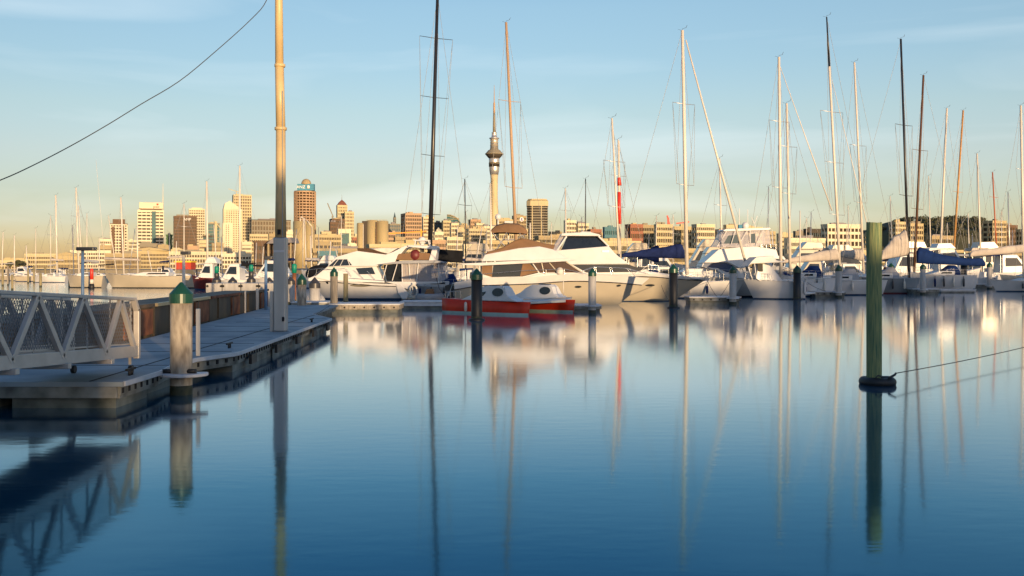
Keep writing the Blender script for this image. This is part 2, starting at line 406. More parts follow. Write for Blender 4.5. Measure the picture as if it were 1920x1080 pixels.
# ---------------------------------------------------------------- city
def text(name, s, size, loc, th, mt, parent, depth=.2):
    cu = bpy.data.curves.new(name, 'FONT'); cu.body = s; cu.size = size; cu.extrude = depth; cu.align_x = 'CENTER'; cu.align_y = 'CENTER'
    to = bpy.data.objects.new('tmp', cu); COL.objects.link(to)
    bpy.context.view_layer.update()
    me = bpy.data.meshes.new_from_object(to.evaluated_get(bpy.context.evaluated_depsgraph_get()))
    bpy.data.objects.remove(to)
    me.name = name; me.materials.clear(); me.materials.append(M[mt])
    me.transform(Matrix.Translation(Vector(loc)-ROOT[parent.name]) @ Matrix.Rotation(th, 4, 'Z') @ Matrix.Rotation(R(90), 4, 'X'))
    o = bpy.data.objects.new(name, me); COL.objects.link(o); o.parent = parent; ROOT[o.name] = ROOT[parent.name]
    return o
def bld(label, px0, px1, top, d, wall='cream_wall', win='win_dark', fl=None, bays=None, side=.2, th=20, sp=.38, pr=.26, base=1.9,
        name='office_tower', cat='building', cap=None, roof=None, rooftop=True, group=None, flat=False):
    """glazed core + floor bands + piers: real relief. returns (thing, frame info)"""
    W0 = (px1-px0)/F*d; xc = X((px0+px1)/2, d); zt = Z(top, d)
    a = R(th); W = (1-side)*W0/math.cos(a); D = side*W0/max(.05, math.sin(abs(a)))
    D = max(D, W*.25)
    # centre so that the silhouette starts at px0
    ys = d
    c = Vector((xc, ys))
    t = thing(name, label, cat, (c.x, c.y, base), group)
    h = zt-base; fh = 3.6
    n = fl or max(2, int(h/fh/1.0)); m = bays or max(2, int(W/4.2)); md = max(2, int(D/4.2))
    inset = .6
    MB().obox(c, W/2-inset, D/2-inset, base-.5, zt-.3, a).build('glazing', win, t)
    fm = MB(); f = h/n
    for k in range(n+1):
        z0 = base + k*f - (f*sp/2 if k else 0); z1 = base + k*f + f*sp/2 if k < n else zt
        if k == n: z0 = zt - f*sp*.9
        fm.obox(c, W/2-.05, D/2-.05, z0, z1, a)
    fm.build('floor_bands', wall, t, weld=False)
    if not flat:
        pm = MB(); ca, sa = math.cos(a), math.sin(a)
        def pier(lx, ly, hx, hy):
            pm.obox((c.x+lx*ca-ly*sa, c.y+lx*sa+ly*ca), hx, hy, base-.3, zt+.01, a)
        bw = W/m*pr/2
        for i in range(m+1):
            lx = -W/2 + W*i/m; lx = max(-W/2+bw, min(W/2-bw, lx))
            pier(lx, -D/2+.33, bw, .36); pier(lx, D/2-.33, bw, .36)
        bd = D/md*pr/2
        for i in range(1, md):
            ly = -D/2 + D*i/md
            pier(-W/2+.33, ly, .36, bd); pier(W/2-.33, ly, .36, bd)
        pm.build('piers', wall, t, weld=False)
    MB().obox(c, W/2+.1, D/2+.1, zt+.02, zt+.9, a).build('roof', roof or wall, t)
    if rooftop:
        rn = random.Random(int(px0*7+top)); rt = MB()
        for k in range(rn.randint(1,3)):
            lx, ly = rn.uniform(-.26,.26)*W, rn.uniform(-.15,.2)*D
            q = (c.x+lx*math.cos(a)-ly*math.sin(a), c.y+lx*math.sin(a)+ly*math.cos(a))
            rt.obox(q, W*rn.uniform(.08,.22), D*rn.uniform(.1,.2), zt+.9+k*.003, zt+.9+rn.uniform(1.0,2.4)*(1 if h > 30 else .5), a)
        rt.build('plant_room', rn.choice(['grey_wall','sand_wall',roof or wall,'roof_grey']), t)
    return t, c, W, D, a, zt
def front(c, W, D, a, lx, off):       # point on the front face, lx along it
    return (c.x+lx*math.cos(a)+(D/2+off)*math.sin(a), c.y+lx*math.sin(a)-(D/2+off)*math.cos(a))
# --- towers, left to right
t, c, W, D, a, zt = bld('slim cream tower with brown vertical bands and brown roof', 205, 241, 421, 1150, 'white_wall', 'win_dark', 15, 6, .22, roof='brown_wall')
for lx, ww in ((-.32,.14), (.22,.16)):
    q = front(c, W, D, a, lx*W, .2); MB().obox(q, W*ww/1.6, .25, 2, zt-3, a).build('brown_band', 'brown_wall', t)
MB().obox(c, W*.36, D*.3, zt+.9, zt+6, a).build('penthouse', 'brown_wall', t)
t, c, W, D, a, zt = bld('white office tower with horizontal bands, teal glass strip and raised name crest', 254, 311, 396, 1500, 'white_wall', 'win_dark', 17, 6, .24, sp=.5, pr=.14)
q = front(c, W, D, a, W*.12, .3); MB().obox(q, W*.075, .4, 2, zt-1, a).build('glass_strip', 'win_teal', t)
q = front(c, W, D, a, W*.02, -6); cr_ = MB(); cr_.obox(q, W*.46, 4, zt+3, zt+12.5, a); cr_.build('crest', 'white_wall', t, bevel=.6)
MB().obox(front(c, W, D, a, W*.02, -5), W*.40, 3, zt+.9, zt+3, a).build('crest_neck', 'brown_wall', t)
q = front(c, W, D, a, W*.22, -1.7); text('name_sign', 'pwc', 5.5, (q[0], q[1], zt+6), a, 'dark_wall', t)
MB().obox(front(c, W, D, a, W*.26, -1.7), 1.3, .2, zt+8.4, zt+10.8, a+.001).build('logo', 'sign_red', t)
q = front(c, W, D, a, W*.47, -4); MB().cyl((*q, zt+.9), (*q, Z(345, 1500)), .8, .25, 8).build('spire', 'white_wall', t)
bld('small green glass block between the white and the brown tower', 311, 324, 441, 1300, 'green_glass', 'green_glass', 9, 3, .1, flat=True)
t, c, W, D, a, zt = bld('dark brown office block with a rounded look and white roof sign', 323, 371, 407, 1250, 'brown_wall', 'win_brown', 16, 9, .2, sp=.35, pr=.12)
q = front(c, W, D, a, W*.08, .4); text('name_sign', 'AMP', 4.6, (q[0], q[1], zt-3.4), a, 'sign_white', t)
q = (c.x-(W/2+.3)*math.cos(a)*.99-(-D*.2)*math.sin(a), c.y-(W/2+.3)*math.sin(a)+(-D*.2)*math.cos(a)); MB().obox(q, .2, 1.6, zt-5.5, zt-2, a).build('logo', 'sign_white', t)
bld('pale cream tower standing behind the dark brown block', 353, 385, 393, 1600, 'pale_wall', 'win_tan', 22, 7, .15, roof='pale_wall')
t, c, W, D, a, zt = bld('teal glass tower with a curved cream prow right of the pale tower', 384, 414, 420, 1350, 'grey_wall', 'win_teal', 13, 4, .25, sp=.15, flat=True)
q = front(c, W, D, a, W*.2, .3); MB().obox(q, W*.09, .6, 2, zt+3, a).build('prow', 'cream_wall', t)
MB().bar((q[0]-W*.1, q[1]-.5, zt+4), (q[0]+W*.35, q[1]+3, zt-7), 3, 1).build('curved_brim', 'cream_wall', t)
bld('dark low glass block below the teal tower', 380, 402, 443, 1200, 'dark_wall', 'win_teal', 9, 4, .1, flat=True)
# tower with slanted top
t, c, W, D, a, zt = bld('pale cream residential tower with a slanted wedge roof', 416, 455, 394, 1450, 'pale_wall', 'win_tan', 26, 8, .2, sp=.5, pr=.55, rooftop=False)
ca, sa = math.cos(a), math.sin(a)
wv = []
for lx, ly, z in ((-W/2,-D/2,zt+.95),(W/2,-D/2,zt+.95),(W/2,D/2,zt+.95),(-W/2,D/2,zt+.95),(-W*.15,-D/2,zt+13),(-W*.15,D/2,zt+13),(-W*.42,-D/2,zt+9),(-W*.42,D/2,zt+9)):
    wv.append((c.x+lx*ca-ly*sa, c.y+lx*sa+ly*ca, z))
MB().add(wv, [(0,1,4,6),(3,7,5,2),(0,6,7,3),(6,4,5,7),(4,1,2,5),(0,3,2,1)]).build('wedge_roof', 'white_wall', t)
bld('low pale annex at the foot of the wedge roofed tower', 416, 436, 420, 1400, 'white_wall', 'win_tan', 20, 4, .2, pr=.7)
t, c, W, D, a, zt = bld('tall gridded tower with a rooftop crane behind the wedge roofed tower', 433, 474, 367, 1700, 'cream_wall', 'win_brown', 24, 8, .25, sp=.4, pr=.35)
q = front(c, W, D, a, -W*.3, -8)
cm_ = MB().bar((*q, zt+.9), (q[0]-1, q[1], zt+7), 1, 1); cm_.bar((q[0]-14, q[1], zt+11), (q[0]+6, q[1], zt+5), 1, 1); cm_.build('rooftop_crane', 'cream_wall', t)
bld('wide grey green gridded block left of the tall pole', 470, 545, 414, 1100, 'grey_wall', 'win_tan', 9, 14, .1, sp=.25, pr=.3, roof='dark_wall')
bld('cream mid rise with small windows in front of the gridded block', 466, 503, 441, 900, 'cream_wall', 'win_tan', 8, 9, .15, name='apartment_block')
# rounded tower with crown sign
d = 1350; px0, px1 = 547, 588; xc = X(567.5, d); r = (px1-px0)/2*d/F; zt = Z(359, d)
t = thing('office_tower', 'tall rounded bronze banded tower with teal crown sign and dome', 'building', (xc, d+r, 1.9))
MB().lathe((xc, d+r), [(r-.8,1.5),(r-.8,zt-.4)], 40).build('glazing', 'win_brown', t)
fm = MB(); nfl = 27
for k in range(nfl+1):
    z = 1.9+(zt-1.9)*k/nfl; fm.lathe((xc, d+r), [(r-.1,z-.8),(r-.1,z+.75)], 40)
fm.build('floor_bands', 'rose_wall', t, weld=False)
pm = MB()
for i in range(20):
    an = 2*math.pi*i/20; q = (xc+math.cos(an)*(r-.25), d+r+math.sin(an)*(r-.25)); pm.obox(q, .45, .5, 1.9, zt+.5, an+math.pi/2)
pm.build('piers', 'rose_wall', t, weld=False)
MB().lathe((xc, d+r), [(r*.99,zt+.9),(r*.97,zt+1.6)], 40).build('roof', 'grey_wall', t)
MB().box(xc-r*.55, d+3, zt+1.7, xc+r*.97, d+12, zt+10.5).build('crown_sign', 'sign_blue', t)
text('name_sign', 'ANZ', 5.6, (xc-r*.2, d+2.7, zt+6.2), 0, 'sign_white', t)
MB().sph((xc+r*.2, d+9, zt+10), 7, 7, 8, 14, 6, 0).build('dome', 'tan_wall', t)
MB().lathe((xc+r*.48, d+2.8), [(1.8,zt+4.2),(1.8,zt+8.2)], 16).build('emblem', 'sign_white', t)
# tower behind with crane
bld('brown stepped block with a thin crane in front of the pyramid roofed tower', 616, 648, 412, 1250, 'brown_wall', 'win_brown', 12, 7, .3, pr=.2)
bld('lower brown wing of the stepped block', 616, 632, 418, 1210, 'brown_wall', 'win_dark', 11, 4, .3, pr=.4)
t, c, W, D, a, zt = bld('cream art deco tower with dark red pyramid roof and finial', 630, 652, 386, 1500, 'cream_wall', 'win_brown', 18, 6, .2, sp=.4, pr=.5, rooftop=False)
pv = []
for lx, ly in ((-1,-1),(1,-1),(1,1),(-1,1)): pv.append((c.x+lx*W*.46*math.cos(a)-ly*D*.46*math.sin(a), c.y+lx*W*.46*math.sin(a)+ly*D*.46*math.cos(a), zt+.95))
for lx, ly in ((-1,-1),(1,-1),(1,1),(-1,1)): pv.append((c.x+lx*W*.3*math.cos(a)-ly*D*.3*math.sin(a), c.y+lx*W*.3*math.sin(a)+ly*D*.3*math.cos(a), zt+5))
pv.append((c.x, c.y, zt+9.5))
MB().add(pv, [(0,1,5,4),(1,2,6,5),(2,3,7,6),(3,0,4,7),(4,5,8),(5,6,8),(6,7,8),(7,4,8),(3,2,1,0)]).build('pyramid_roof', 'roof_red', t)
MB().cyl((c.x,c.y,zt+9), (c.x,c.y,zt+17), .35, .1, 6).build('finial', 'grey_wall', t)
bld('cream gridded tower stepping down right of the pyramid roof', 645, 664, 398, 1480, 'cream_wall', 'win_brown', 16, 6, .15, sp=.4, pr=.45)
bld('long low tan office block with open ground floor', 588, 640, 442, 820, 'sand_wall', 'win_brown', 6, 16, .1, sp=.4)
bld('dark teal glass block with white frame below the stepped tower', 633, 658, 431, 900, 'white_wall', 'win_teal', 1, 1, .1, sp=.1, pr=.15, rooftop=False)
bld('low cream parking deck left of the twin silos', 640, 670, 459, 780, 'white_wall', 'win_tan', 5, 12, .1)
bld('plain tan block with yellow plant below the long office', 589, 622, 455, 700, 'tan_wall', 'win_dark', 3, 4, .1)
bld('small red brick block beside the silos', 660, 672, 447, 1000, 'red_wall', 'win_dark', 5, 3, .1)
# silos
def silo(label, px0, px1, top, d, lobes, group=None):
    t = thing('silo', label, 'silo', (X((px0+px1)/2, d), d+5, 1.9), group)
    for a, b, tp in lobes:
        r = (b-a)/2*d/F; x = X((a+b)/2, d); zt = Z(tp, d)
        MB().lathe((x, d+r), [(r,1.5),(r,zt),(r*.96,zt),(r*.96,zt+.25),(r*.5,zt+.5)], 40).build('cylinder', 'silo_wall', t)
    return t
d = 640
t = silo('tall pair of tan concrete silos in front of the rounded bronze tower', 546, 586, 414, d, [(546,581,415),(569,588,420)])
MB().tube([(X(568,d), d-.3, 2), (X(569,d), d-.3, Z(410,d)), (X(566,d), d-.2, Z(406,d)), (X(563,d), d, Z(410,d)), (X(563,d), d+.5, Z(416,d))], .35).build('pipe', 'mast_white', t)
MB().tube([(X(574,d), d+1, Z(412,d)), (X(585,d), d-.1, Z(425,d)), (X(585.5,d), d-.1, 2)], .3).build('pipe', 'mast_white', t)
d = 680
t = silo('row of tan concrete silos with a railing walkway on top', 668, 727, 416, d, [(668,681,419),(686,708,414),(705,727,415)])
MB().box(X(678,d), d+2, 2, X(688,d), d+8, Z(414,d)).build('stair_core', 'dark_wall', t)
rl = MB()
for k in range(12):
    px = 684+k*3.6; rl.cyl((X(px,d), d+6, Z(416,d)), (X(px,d), d+6, Z(411.5,d)), .12, .12, 5)
rl.bar((X(684,d), d+6, Z(411.8,d)), (X(724,d), d+6, Z(411.8,d)), .15, .25); rl.build('railing', 'tan_wall', t)
rt = MB().cyl((X(706,d), d-.4, 2), (X(706,d), d-.4, Z(416,d)), .35, .35, 6)
for k in range(24): rt.box(X(704.3,d), d-.8, 3+k*1.1, X(707,d), d-.2, 3.5+k*1.1)
rt.build('ladder', 'brown_wall', t)
# mid city
for a in [
 ('slim blue grey glass tower with a pointed top behind the silos', 737, 743, 409, 1700, 'grey_wall', 'win_blue', 18, 2, .3, 20, .2),
 ('blue grey glass block right of the row of silos', 727, 751, 421, 1400, 'grey_wall', 'win_blue', 12, 6, .2, 20, .25),
 ('low red and white banded block right of the row of silos', 727, 742, 437, 1000, 'rose_wall', 'win_dark', 6, 4, .1),
 ('rose brick office tower with a setback plant room', 750, 792, 402, 1200, 'rose_wall', 'win_brown', 14, 9, .3),
 ('cream residential tower left of the tall black mast', 791, 814, 408, 1250, 'pale_wall', 'win_tan', 14, 6, .15),
 ('dark glass block just right of the tall black mast', 811, 829, 418, 1400, 'dark_wall', 'win_blue', 9, 5, .1, 20, .2),
 ('cream gridded tower beside the curved glass building', 828, 846, 415, 1250, 'cream_wall', 'win_brown', 12, 5, .2),
 ('pale block below the curved glass roof', 843, 861, 420, 1150, 'pale_wall', 'win_tan', 10, 5, .2),
 ('pale hotel with a small peaked roof', 812, 832, 437, 900, 'white_wall', 'win_tan', 6, 7, .2),
 ('wide pale block with a rusty flat roof line behind the black tarp', 808, 836, 453, 600, 'rose_wall', 'win_tan', 4, 9, .1),
 ('cream block with vertical fins below the thin dark mast', 834, 868, 447, 640, 'pale_wall', 'win_brown', 5, 8, .15),
 ('narrow pale block left of the thin dark mast', 854, 872, 432, 900, 'cream_wall', 'win_brown', 8, 5, .2),
 ('rose topped block with white crown near the observation tower', 878, 902, 413, 1300, 'rose_wall', 'win_tan', 11, 5, .2),
 ('cream gridded block with many small windows left of the observation tower', 874, 912, 431, 850, 'cream_wall', 'win_brown', 9, 10, .15),
 ('cream block at the foot of the observation tower', 902, 934, 426, 1000, 'pale_wall', 'win_dark', 10, 8, .15),
 ('sand coloured block with vertical piers behind the brown bimini', 930, 962, 413, 1150, 'sand_wall', 'win_brown', 12, 9, .1),
 ('cream gridded block under the brown bimini', 930, 990, 431, 800, 'cream_wall', 'win_tan', 8, 14, .1),
 ('brown brick block with a round purple sign', 960, 987, 406, 1200, 'tan_wall', 'win_brown', 13, 8, .1),
 ]:
    r_ = bld(*a)
    if 'round purple' in a[0]:
        t, c, W, D, aa, zt = r_; q = front(c, W, D, aa, W*.12, .5)
        lg = MB(); lg.cyl((q[0], q[1], zt-3.6), (q[0]+.1, q[1]-.4, zt-3.6), 2.6, 2.6, 20); lg.build('round_sign', 'sign_white', t)
        l2 = MB(); l2.cyl((q[0]+.1, q[1]-.45, zt-3.0), (q[0]+.15, q[1]-.7, zt-3.0), 1.1, 1.1, 12); l2.box(q[0]-1.4, q[1]-.75, zt-5.1, q[0]+1.6, q[1]-.5, zt-4.3); l2.build('emblem', 'sign_purple', t)
    if 'peaked roof' in a[0]:
        t, c, W, D, aa, zt = r_; MB().lathe((c.x,c.y), [(W*.55,zt+.95),(W*.3,zt+2),(.5,zt+5)], 4).build('peaked_roof', 'white_wall', t)
    if 'pointed' in a[0]:
        t, c, W, D, aa, zt = r_; MB().lathe((c.x,c.y), [(W*.5,zt+.95),(.2,zt+10)], 4).build('point', 'win_blue', t)
# curved glass building
d = 1350; t = thing('office_tower', 'glass building with a curved sloping roof right of the tall black mast', 'building', (X(850,d), d+10, 1.9))
pf = [(X(838,d),1.9),(X(838,d),Z(403,d)),(X(844,d),Z(403,d)),(X(852,d),Z(406,d)),(X(858,d),Z(410,d)),(X(862,d),Z(416,d)),(X(862,d),1.9)]
MB().prism(pf, d, d+22).build('glazing', 'win_teal', t)
rb = MB()
for k in range(7): rb.bar((X(838,d), d-.3, Z(405+k*6,d)), (X(861,d), d-.3, Z(410+k*6,d) if k == 0 else Z(405+k*6,d)), .5, .8)
rb.tube([(x, d-.2, z) for x, z in pf[1:6]], .7); rb.build('ribs', 'tan_wall', t)
# dark banded tower with rounded corners
d = 1250; px0, px1, zt = 988, 1028, Z(374, 1250)
xa, xb = X(px0,d), X(px1,d); ch = 4.5
t = thing('office_tower', 'dark grey banded tower with pale crown and rounded corners', 'building', ((xa+xb)/2, d+14, 1.9))
def oct_(o_, z0, z1):
    x0, x1, y0, y1, c_ = xa+o_, xb-o_, d+o_, d+30-o_, ch
    pl = [(x0+c_,y0),(x1-c_,y0),(x1,y0+c_),(x1,y1-c_),(x1-c_,y1),(x0+c_,y1),(x0,y1-c_),(x0,y0+c_)]
    return [(x,y,z0) for x,y in pl], [(x,y,z1) for x,y in pl]
MB().loft(list(oct_(.6, 1.5, zt-.5)), smooth=False).build('glazing', 'win_dark', t)
fb = MB()
for k in range(24): fb.loft(list(oct_(.1, 1.9+k*3.25, 3.2+k*3.25)), smooth=False)
fb.build('floor_bands', 'grey_wall', t, weld=False)
cw = MB().loft(list(oct_(-.2, zt-8, zt-1.2)), smooth=False); cw.loft(list(oct_(1.5, zt-1.2, zt+1)), smooth=False); cw.build('crown', 'cream_wall', t, weld=False)
pv = MB()
for px in (998, 1015): pv.box(X(px,d)-.5, d-.35, 1.9, X(px,d)+.5, d+.3, zt-8)
pv.build('piers', 'cream_wall', t)
# observation tower
d = 1800; x = X(926.5, d); k = d/F
t = thing('observation_tower', 'very tall slim concrete observation tower with ringed pod and red white spire', 'tower', (x, d+8, 1.9))
def Zp(py): return Z(py, d)
MB().lathe((x,d+8), [(9.5,1.5),(7.5,Zp(400)),(6.3,Zp(370)),(6.6,Zp(335)),(7.2,Zp(327))], 24).build('shaft', 'cream_wall', t)
lg = MB()
for i in range(8):
    an = R(22+45*i); lg.cyl((x+math.cos(an)*15, d+8+math.sin(an)*15, 1.9), (x+math.cos(an)*7, d+8+math.sin(an)*7, Zp(440)), 1.2, 1, 6)
lg.build('buttress', 'cream_wall', t)
rb = MB()
for i in range(34): rb.box(x-5.2, d+.1, Zp(480)+i*4.2, x-3.6, d+2.6, Zp(480)+i*4.2+2.4)
rb.build('stair_windows', 'dark_wall', t)
MB().lathe((x,d+8), [(7.4,Zp(327)),(9,Zp(318)),(9.6,Zp(300)),(9.9,Zp(296))], 32).build('pod_base', 'aluminium', t)
MB().lathe((x,d+8), [(9.75,Zp(312)),(9.9,Zp(304))], 32).build('pod_window_band', 'win_dark', t)
MB().lathe((x,d+8), [(10,Zp(296)),(14.5,Zp(291)),(14.8,Zp(289.5))], 36).build('pod_underside', 'dark_wall', t)
MB().lathe((x,d+8), [(16.3,Zp(289)),(16.8,Zp(287.5)),(15,Zp(286)),(12.5,Zp(283)),(11,Zp(281)),(8,Zp(279.5)),(7.4,Zp(277))], 36).build('observation_deck', 'grey_wall', t)
MB().lathe((x,d+8), [(7.3,Zp(277)),(6.8,Zp(262)),(7,Zp(260)),(9,Zp(259)),(9,Zp(257.5)),(5.2,Zp(256.5)),(4.2,Zp(249)),(5,Zp(248)),(4.2,Zp(247))], 28).build('upper_drum', 'aluminium', t)
MB().lathe((x,d+8), [(2.6,Zp(247)),(2.4,Zp(228)),(1.9,Zp(211))], 12).build('spire', 'grey_wall', t)
MB().lathe((x,d+8), [(1.9,Zp(211)),(1.8,Zp(203)),(1.7,Zp(192)),(.9,Zp(190)),(.7,Zp(176)),(.3,Zp(158))], 10).build('antenna', 'rose_wall', t)
rg = MB()
for py in (272, 267, 262.5, 306): rg.lathe((x,d+8), [(7.5 if py < 300 else 10,Zp(py)),(7.5 if py < 300 else 10,Zp(py)+.8)], 28)
rg.build('ring', 'sand_wall', t)
# right side low-rise
for a in [
 ('white stepped apartment block with balconies right of the dark banded tower', 1057, 1080, 415, 900, 'white_wall', 'win_brown', 10, 6, .2),
 ('grey roofed apartment block beside the white stepped one', 1078, 1104, 421, 900, 'pale_wall', 'win_brown', 9, 6, .2),
 ('small red block behind the hardtop cruiser', 1101, 1128, 432, 800, 'red_wall', 'win_tan', 6, 6, .2),
 ('teal glass low block left of the red banded mast', 1130, 1158, 428, 700, 'teal_shed', 'win_teal', 5, 7, .1),
 ('red brick apartment block with white balconies', 1172, 1205, 423, 700, 'red_wall', 'win_tan', 6, 6, .25),
 ('brown apartment block right of the red brick one', 1198, 1228, 424, 760, 'tan_wall', 'win_dark', 7, 8, .1),
 ('cream block with dark windows left of the red crane', 1226, 1262, 423, 720, 'cream_wall', 'win_brown', 7, 9, .1),
 ('pale apartment block with deep balconies right of the tall white mast', 1297, 1340, 423, 700, 'pale_wall', 'win_brown', 7, 9, .15),
 ('tan hotel block behind the white furled sail', 1258, 1300, 427, 740, 'sand_wall', 'win_brown', 6, 10, .1),
 ('dark roofed block behind the sport cruiser flybridge', 1356, 1392, 424, 700, 'cream_wall', 'win_brown', 6, 8, .1),
 ('cream block between the sport cruiser and the grey mast', 1392, 1430, 428, 680, 'cream_wall', 'win_tan', 6, 8, .1),
 ('blue glass sheds left of the dark block', 1487, 1512, 436, 600, 'grey_wall', 'win_blue', 4, 6, .1),
 ('dark grey glass block on the right of the twin masts', 1506, 1540, 432, 560, 'dark_wall', 'win_blue', 5, 7, .1),
 ('white slab block with brown window bays under the tall two tone mast', 1538, 1618, 424, 520, 'white_wall', 'win_brown', 6, 9, .08),
 ('cream apartment block just right of the green timber pile', 1668, 1700, 418, 900, 'cream_wall', 'win_tan', 9, 7, .2),
 ('low cream block at the foot of the hill', 1700, 1732, 421, 950, 'sand_wall', 'win_brown', 8, 6, .1),
 ('low cream houses with dark roof under the hill', 1735, 1790, 444, 800, 'tan_wall', 'win_dark', 4, 12, .1),
 ('orange lit hotel block near the right edge', 1845, 1885, 416, 900, 'sand_wall', 'win_brown', 9, 8, .2),
 ('brown block behind the orange mast', 1872, 1906, 424, 950, 'brown_wall', 'win_tan', 8, 6, .2),
 ('pale block at the right edge of the city', 1904, 1950, 432, 900, 'cream_wall', 'win_brown', 7, 9, .1),
 ('white factory with dark ribbon windows behind the sail boats', 1470, 1548, 451, 380, 'white_wall', 'win_dark', 4, 30, .06),
 ('long low cream terminal behind the beige sail covers', 1546, 1660, 474, 360, 'cream_wall', 'win_brown', 2, 44, .05),
 ('long low brown terminal behind the blue sail cover', 1690, 1830, 473, 400, 'sand_wall', 'win_dark', 2, 50, .05),
 ('low tan depot at the right edge behind the moored yachts', 1826, 1960, 474, 390, 'tan_wall', 'win_dark', 2, 40, .05),
 # left shore
 ('low cream sheds on the horizon at the left edge', 0, 50, 492, 420, 'cream_wall', 'win_tan', 2, 9, .05),
 ('cream apartment row behind the far left masts', 50, 105, 479, 520, 'cream_wall', 'win_brown', 3, 16, .05),
 ('tan gable shed beside the blue lamp post', 105, 150, 484, 420, 'sand_wall', 'win_tan', 2, 18, .05),
 ('white terrace of flats behind the blue lamp post', 136, 205, 472, 620, 'white_wall', 'win_brown', 4, 18, .05),
 ('pale flats left of the brown banded tower', 185, 210, 450, 900, 'white_wall', 'win_tan', 6, 6, .2),
 ('wide tan wharf shed below the white banded tower', 200, 262, 479, 430, 'tan_wall', 'win_brown', 3, 26, .05),
 ('round roofed cream wharf building below the white banded tower', 250, 316, 474, 480, 'sand_wall', 'win_brown', 4, 26, .05),
 ('pale cylinder like block in front of the white banded tower', 262, 294, 459, 600, 'grey_wall', 'win_tan', 4, 10, .1),
 ('low white parade with small windows below the brown block', 308, 420, 475, 520, 'pale_wall', 'win_brown', 3, 24, .04),
 ('low cream frontage below the wedge roofed tower', 416, 470, 479, 470, 'white_wall', 'win_brown', 3, 10, .05),
 ('dark frontage with lit doors under the angled roof', 478, 548, 456, 430, 'brown_wall', 'win_dark', 3, 12, .05),
 ('low tan frontage below the long office block', 586, 690, 470, 430, 'tan_wall', 'win_brown', 3, 40, .04),
 ('pale blue quay shed below the silos', 596, 632, 475, 380, 'teal_shed', 'win_tan', 2, 10, .05),
 ('low cream frontage behind the flybridge yacht', 690, 812, 462, 450, 'cream_wall', 'win_brown', 5, 44, .04),
 ('white framed pavilion behind the brown canvas cover', 868, 905, 462, 400, 'pale_wall', 'win_dark', 3, 7, .05),
 ('low tan frontage under the observation tower', 900, 1010, 455, 460, 'sand_wall', 'win_brown', 5, 40, .04),
 ('low dark shed with a white stripe behind the hardtop cruiser', 1004, 1090, 446, 480, 'tan_wall', 'win_dark', 5, 34, .04),
 ('long low fish market shed behind the red banded mast', 1086, 1200, 456, 400, 'cream_wall', 'win_dark', 3, 46, .04),
 ('low grey shed behind the navy sail cover', 1196, 1330, 470, 390, 'sand_wall', 'win_tan', 3, 54, .04),
 ('low cream shed behind the sport cruiser', 1326, 1475, 470, 390, 'cream_wall', 'win_brown', 3, 60, .04),
 ]:
    r_ = bld(*a, name='low_block' if a[4] < 560 else 'apartment_block')
    if 'gable' in a[0] or 'round roofed' in a[0]:
        t, c, W, D, aa, zt = r_
        MB().prism([(c.x-W/2-.5, zt+.95), (c.x-W*.3, zt+1.9), (c.x, zt+2.6), (c.x+W*.3, zt+1.9), (c.x+W/2+.5, zt+.95)], c.y-D/2, c.y+D/2).build('gable_roof', 'sand_wall', t)
d = 420; t = thing('pavilion', 'angular grey roofed pavilion just behind the tall pole', 'pavilion', (X(522,d), d+6, 1.9))
MB().prism([(X(499,d),Z(457,d)),(X(512,d),Z(446,d)),(X(545,d),Z(445,d)),(X(548,d),Z(455,d))], d, d+14).build('roof', 'roof_grey', t)
pm = MB()
for px in (502, 514, 530, 544): pm.box(X(px,d)-.3, d+1, 1.9, X(px,d)+.3, d+2, Z(456,d))
pm.build('column', 'tan_wall', t)
MB().box(X(533,d), d+.5, 5, X(538,d), d+.9, 10.5).build('lit_banner', 'yellow_paint', t)
# red and yellow barge house at left
d = 400; t = thing('ferry_kiosk', 'red and yellow quayside kiosk below the dark brown office block', 'kiosk', (X(343,d), d, 1.9))
MB().box(X(328,d), d, 1.9, X(358,d), d+6, Z(492,d)).build('wall', 'bright_red', t)
MB().box(X(327,d), d-.4, Z(492,d), X(359,d), d+6.5, Z(489,d)).build('roof_band', 'yellow_paint', t)
# cranes
def crane(label, bx, base_py, top_py, jib, d, mt):
    t = thing('crane', label, 'crane', (X(bx,d), d, 1.9))
    MB().bar((X(bx,d), d, 1.9), (X(bx,d), d, Z(top_py,d)), 1.4, 1.4).build('mast', mt, t)
    (a, ya), (b, yb) = jib
    jm = MB().bar((X(a,d), d, Z(ya,d)), (X(b,d), d, Z(yb,d)), 1.1, 1.1)
    jm.build('jib', mt, t); return t
crane('orange tower crane with a level jib in front of the rose brick tower', 790, 470, 430, ((728,438),(800,434)), 900, 'orange_paint')
crane('red luffing crane between the low blocks', 1253, 470, 408, ((1251,404),(1256,424)), 780, 'crane_red')
crane('pale tower crane left of the pyramid roofed tower', 623, 430, 405, ((614,381),(625,407)), 1300, 'grey_wall')
crane('red tipped crane behind the tan hotel block', 1284, 470, 417, ((1268,419),(1292,416)), 820, 'crane_red')

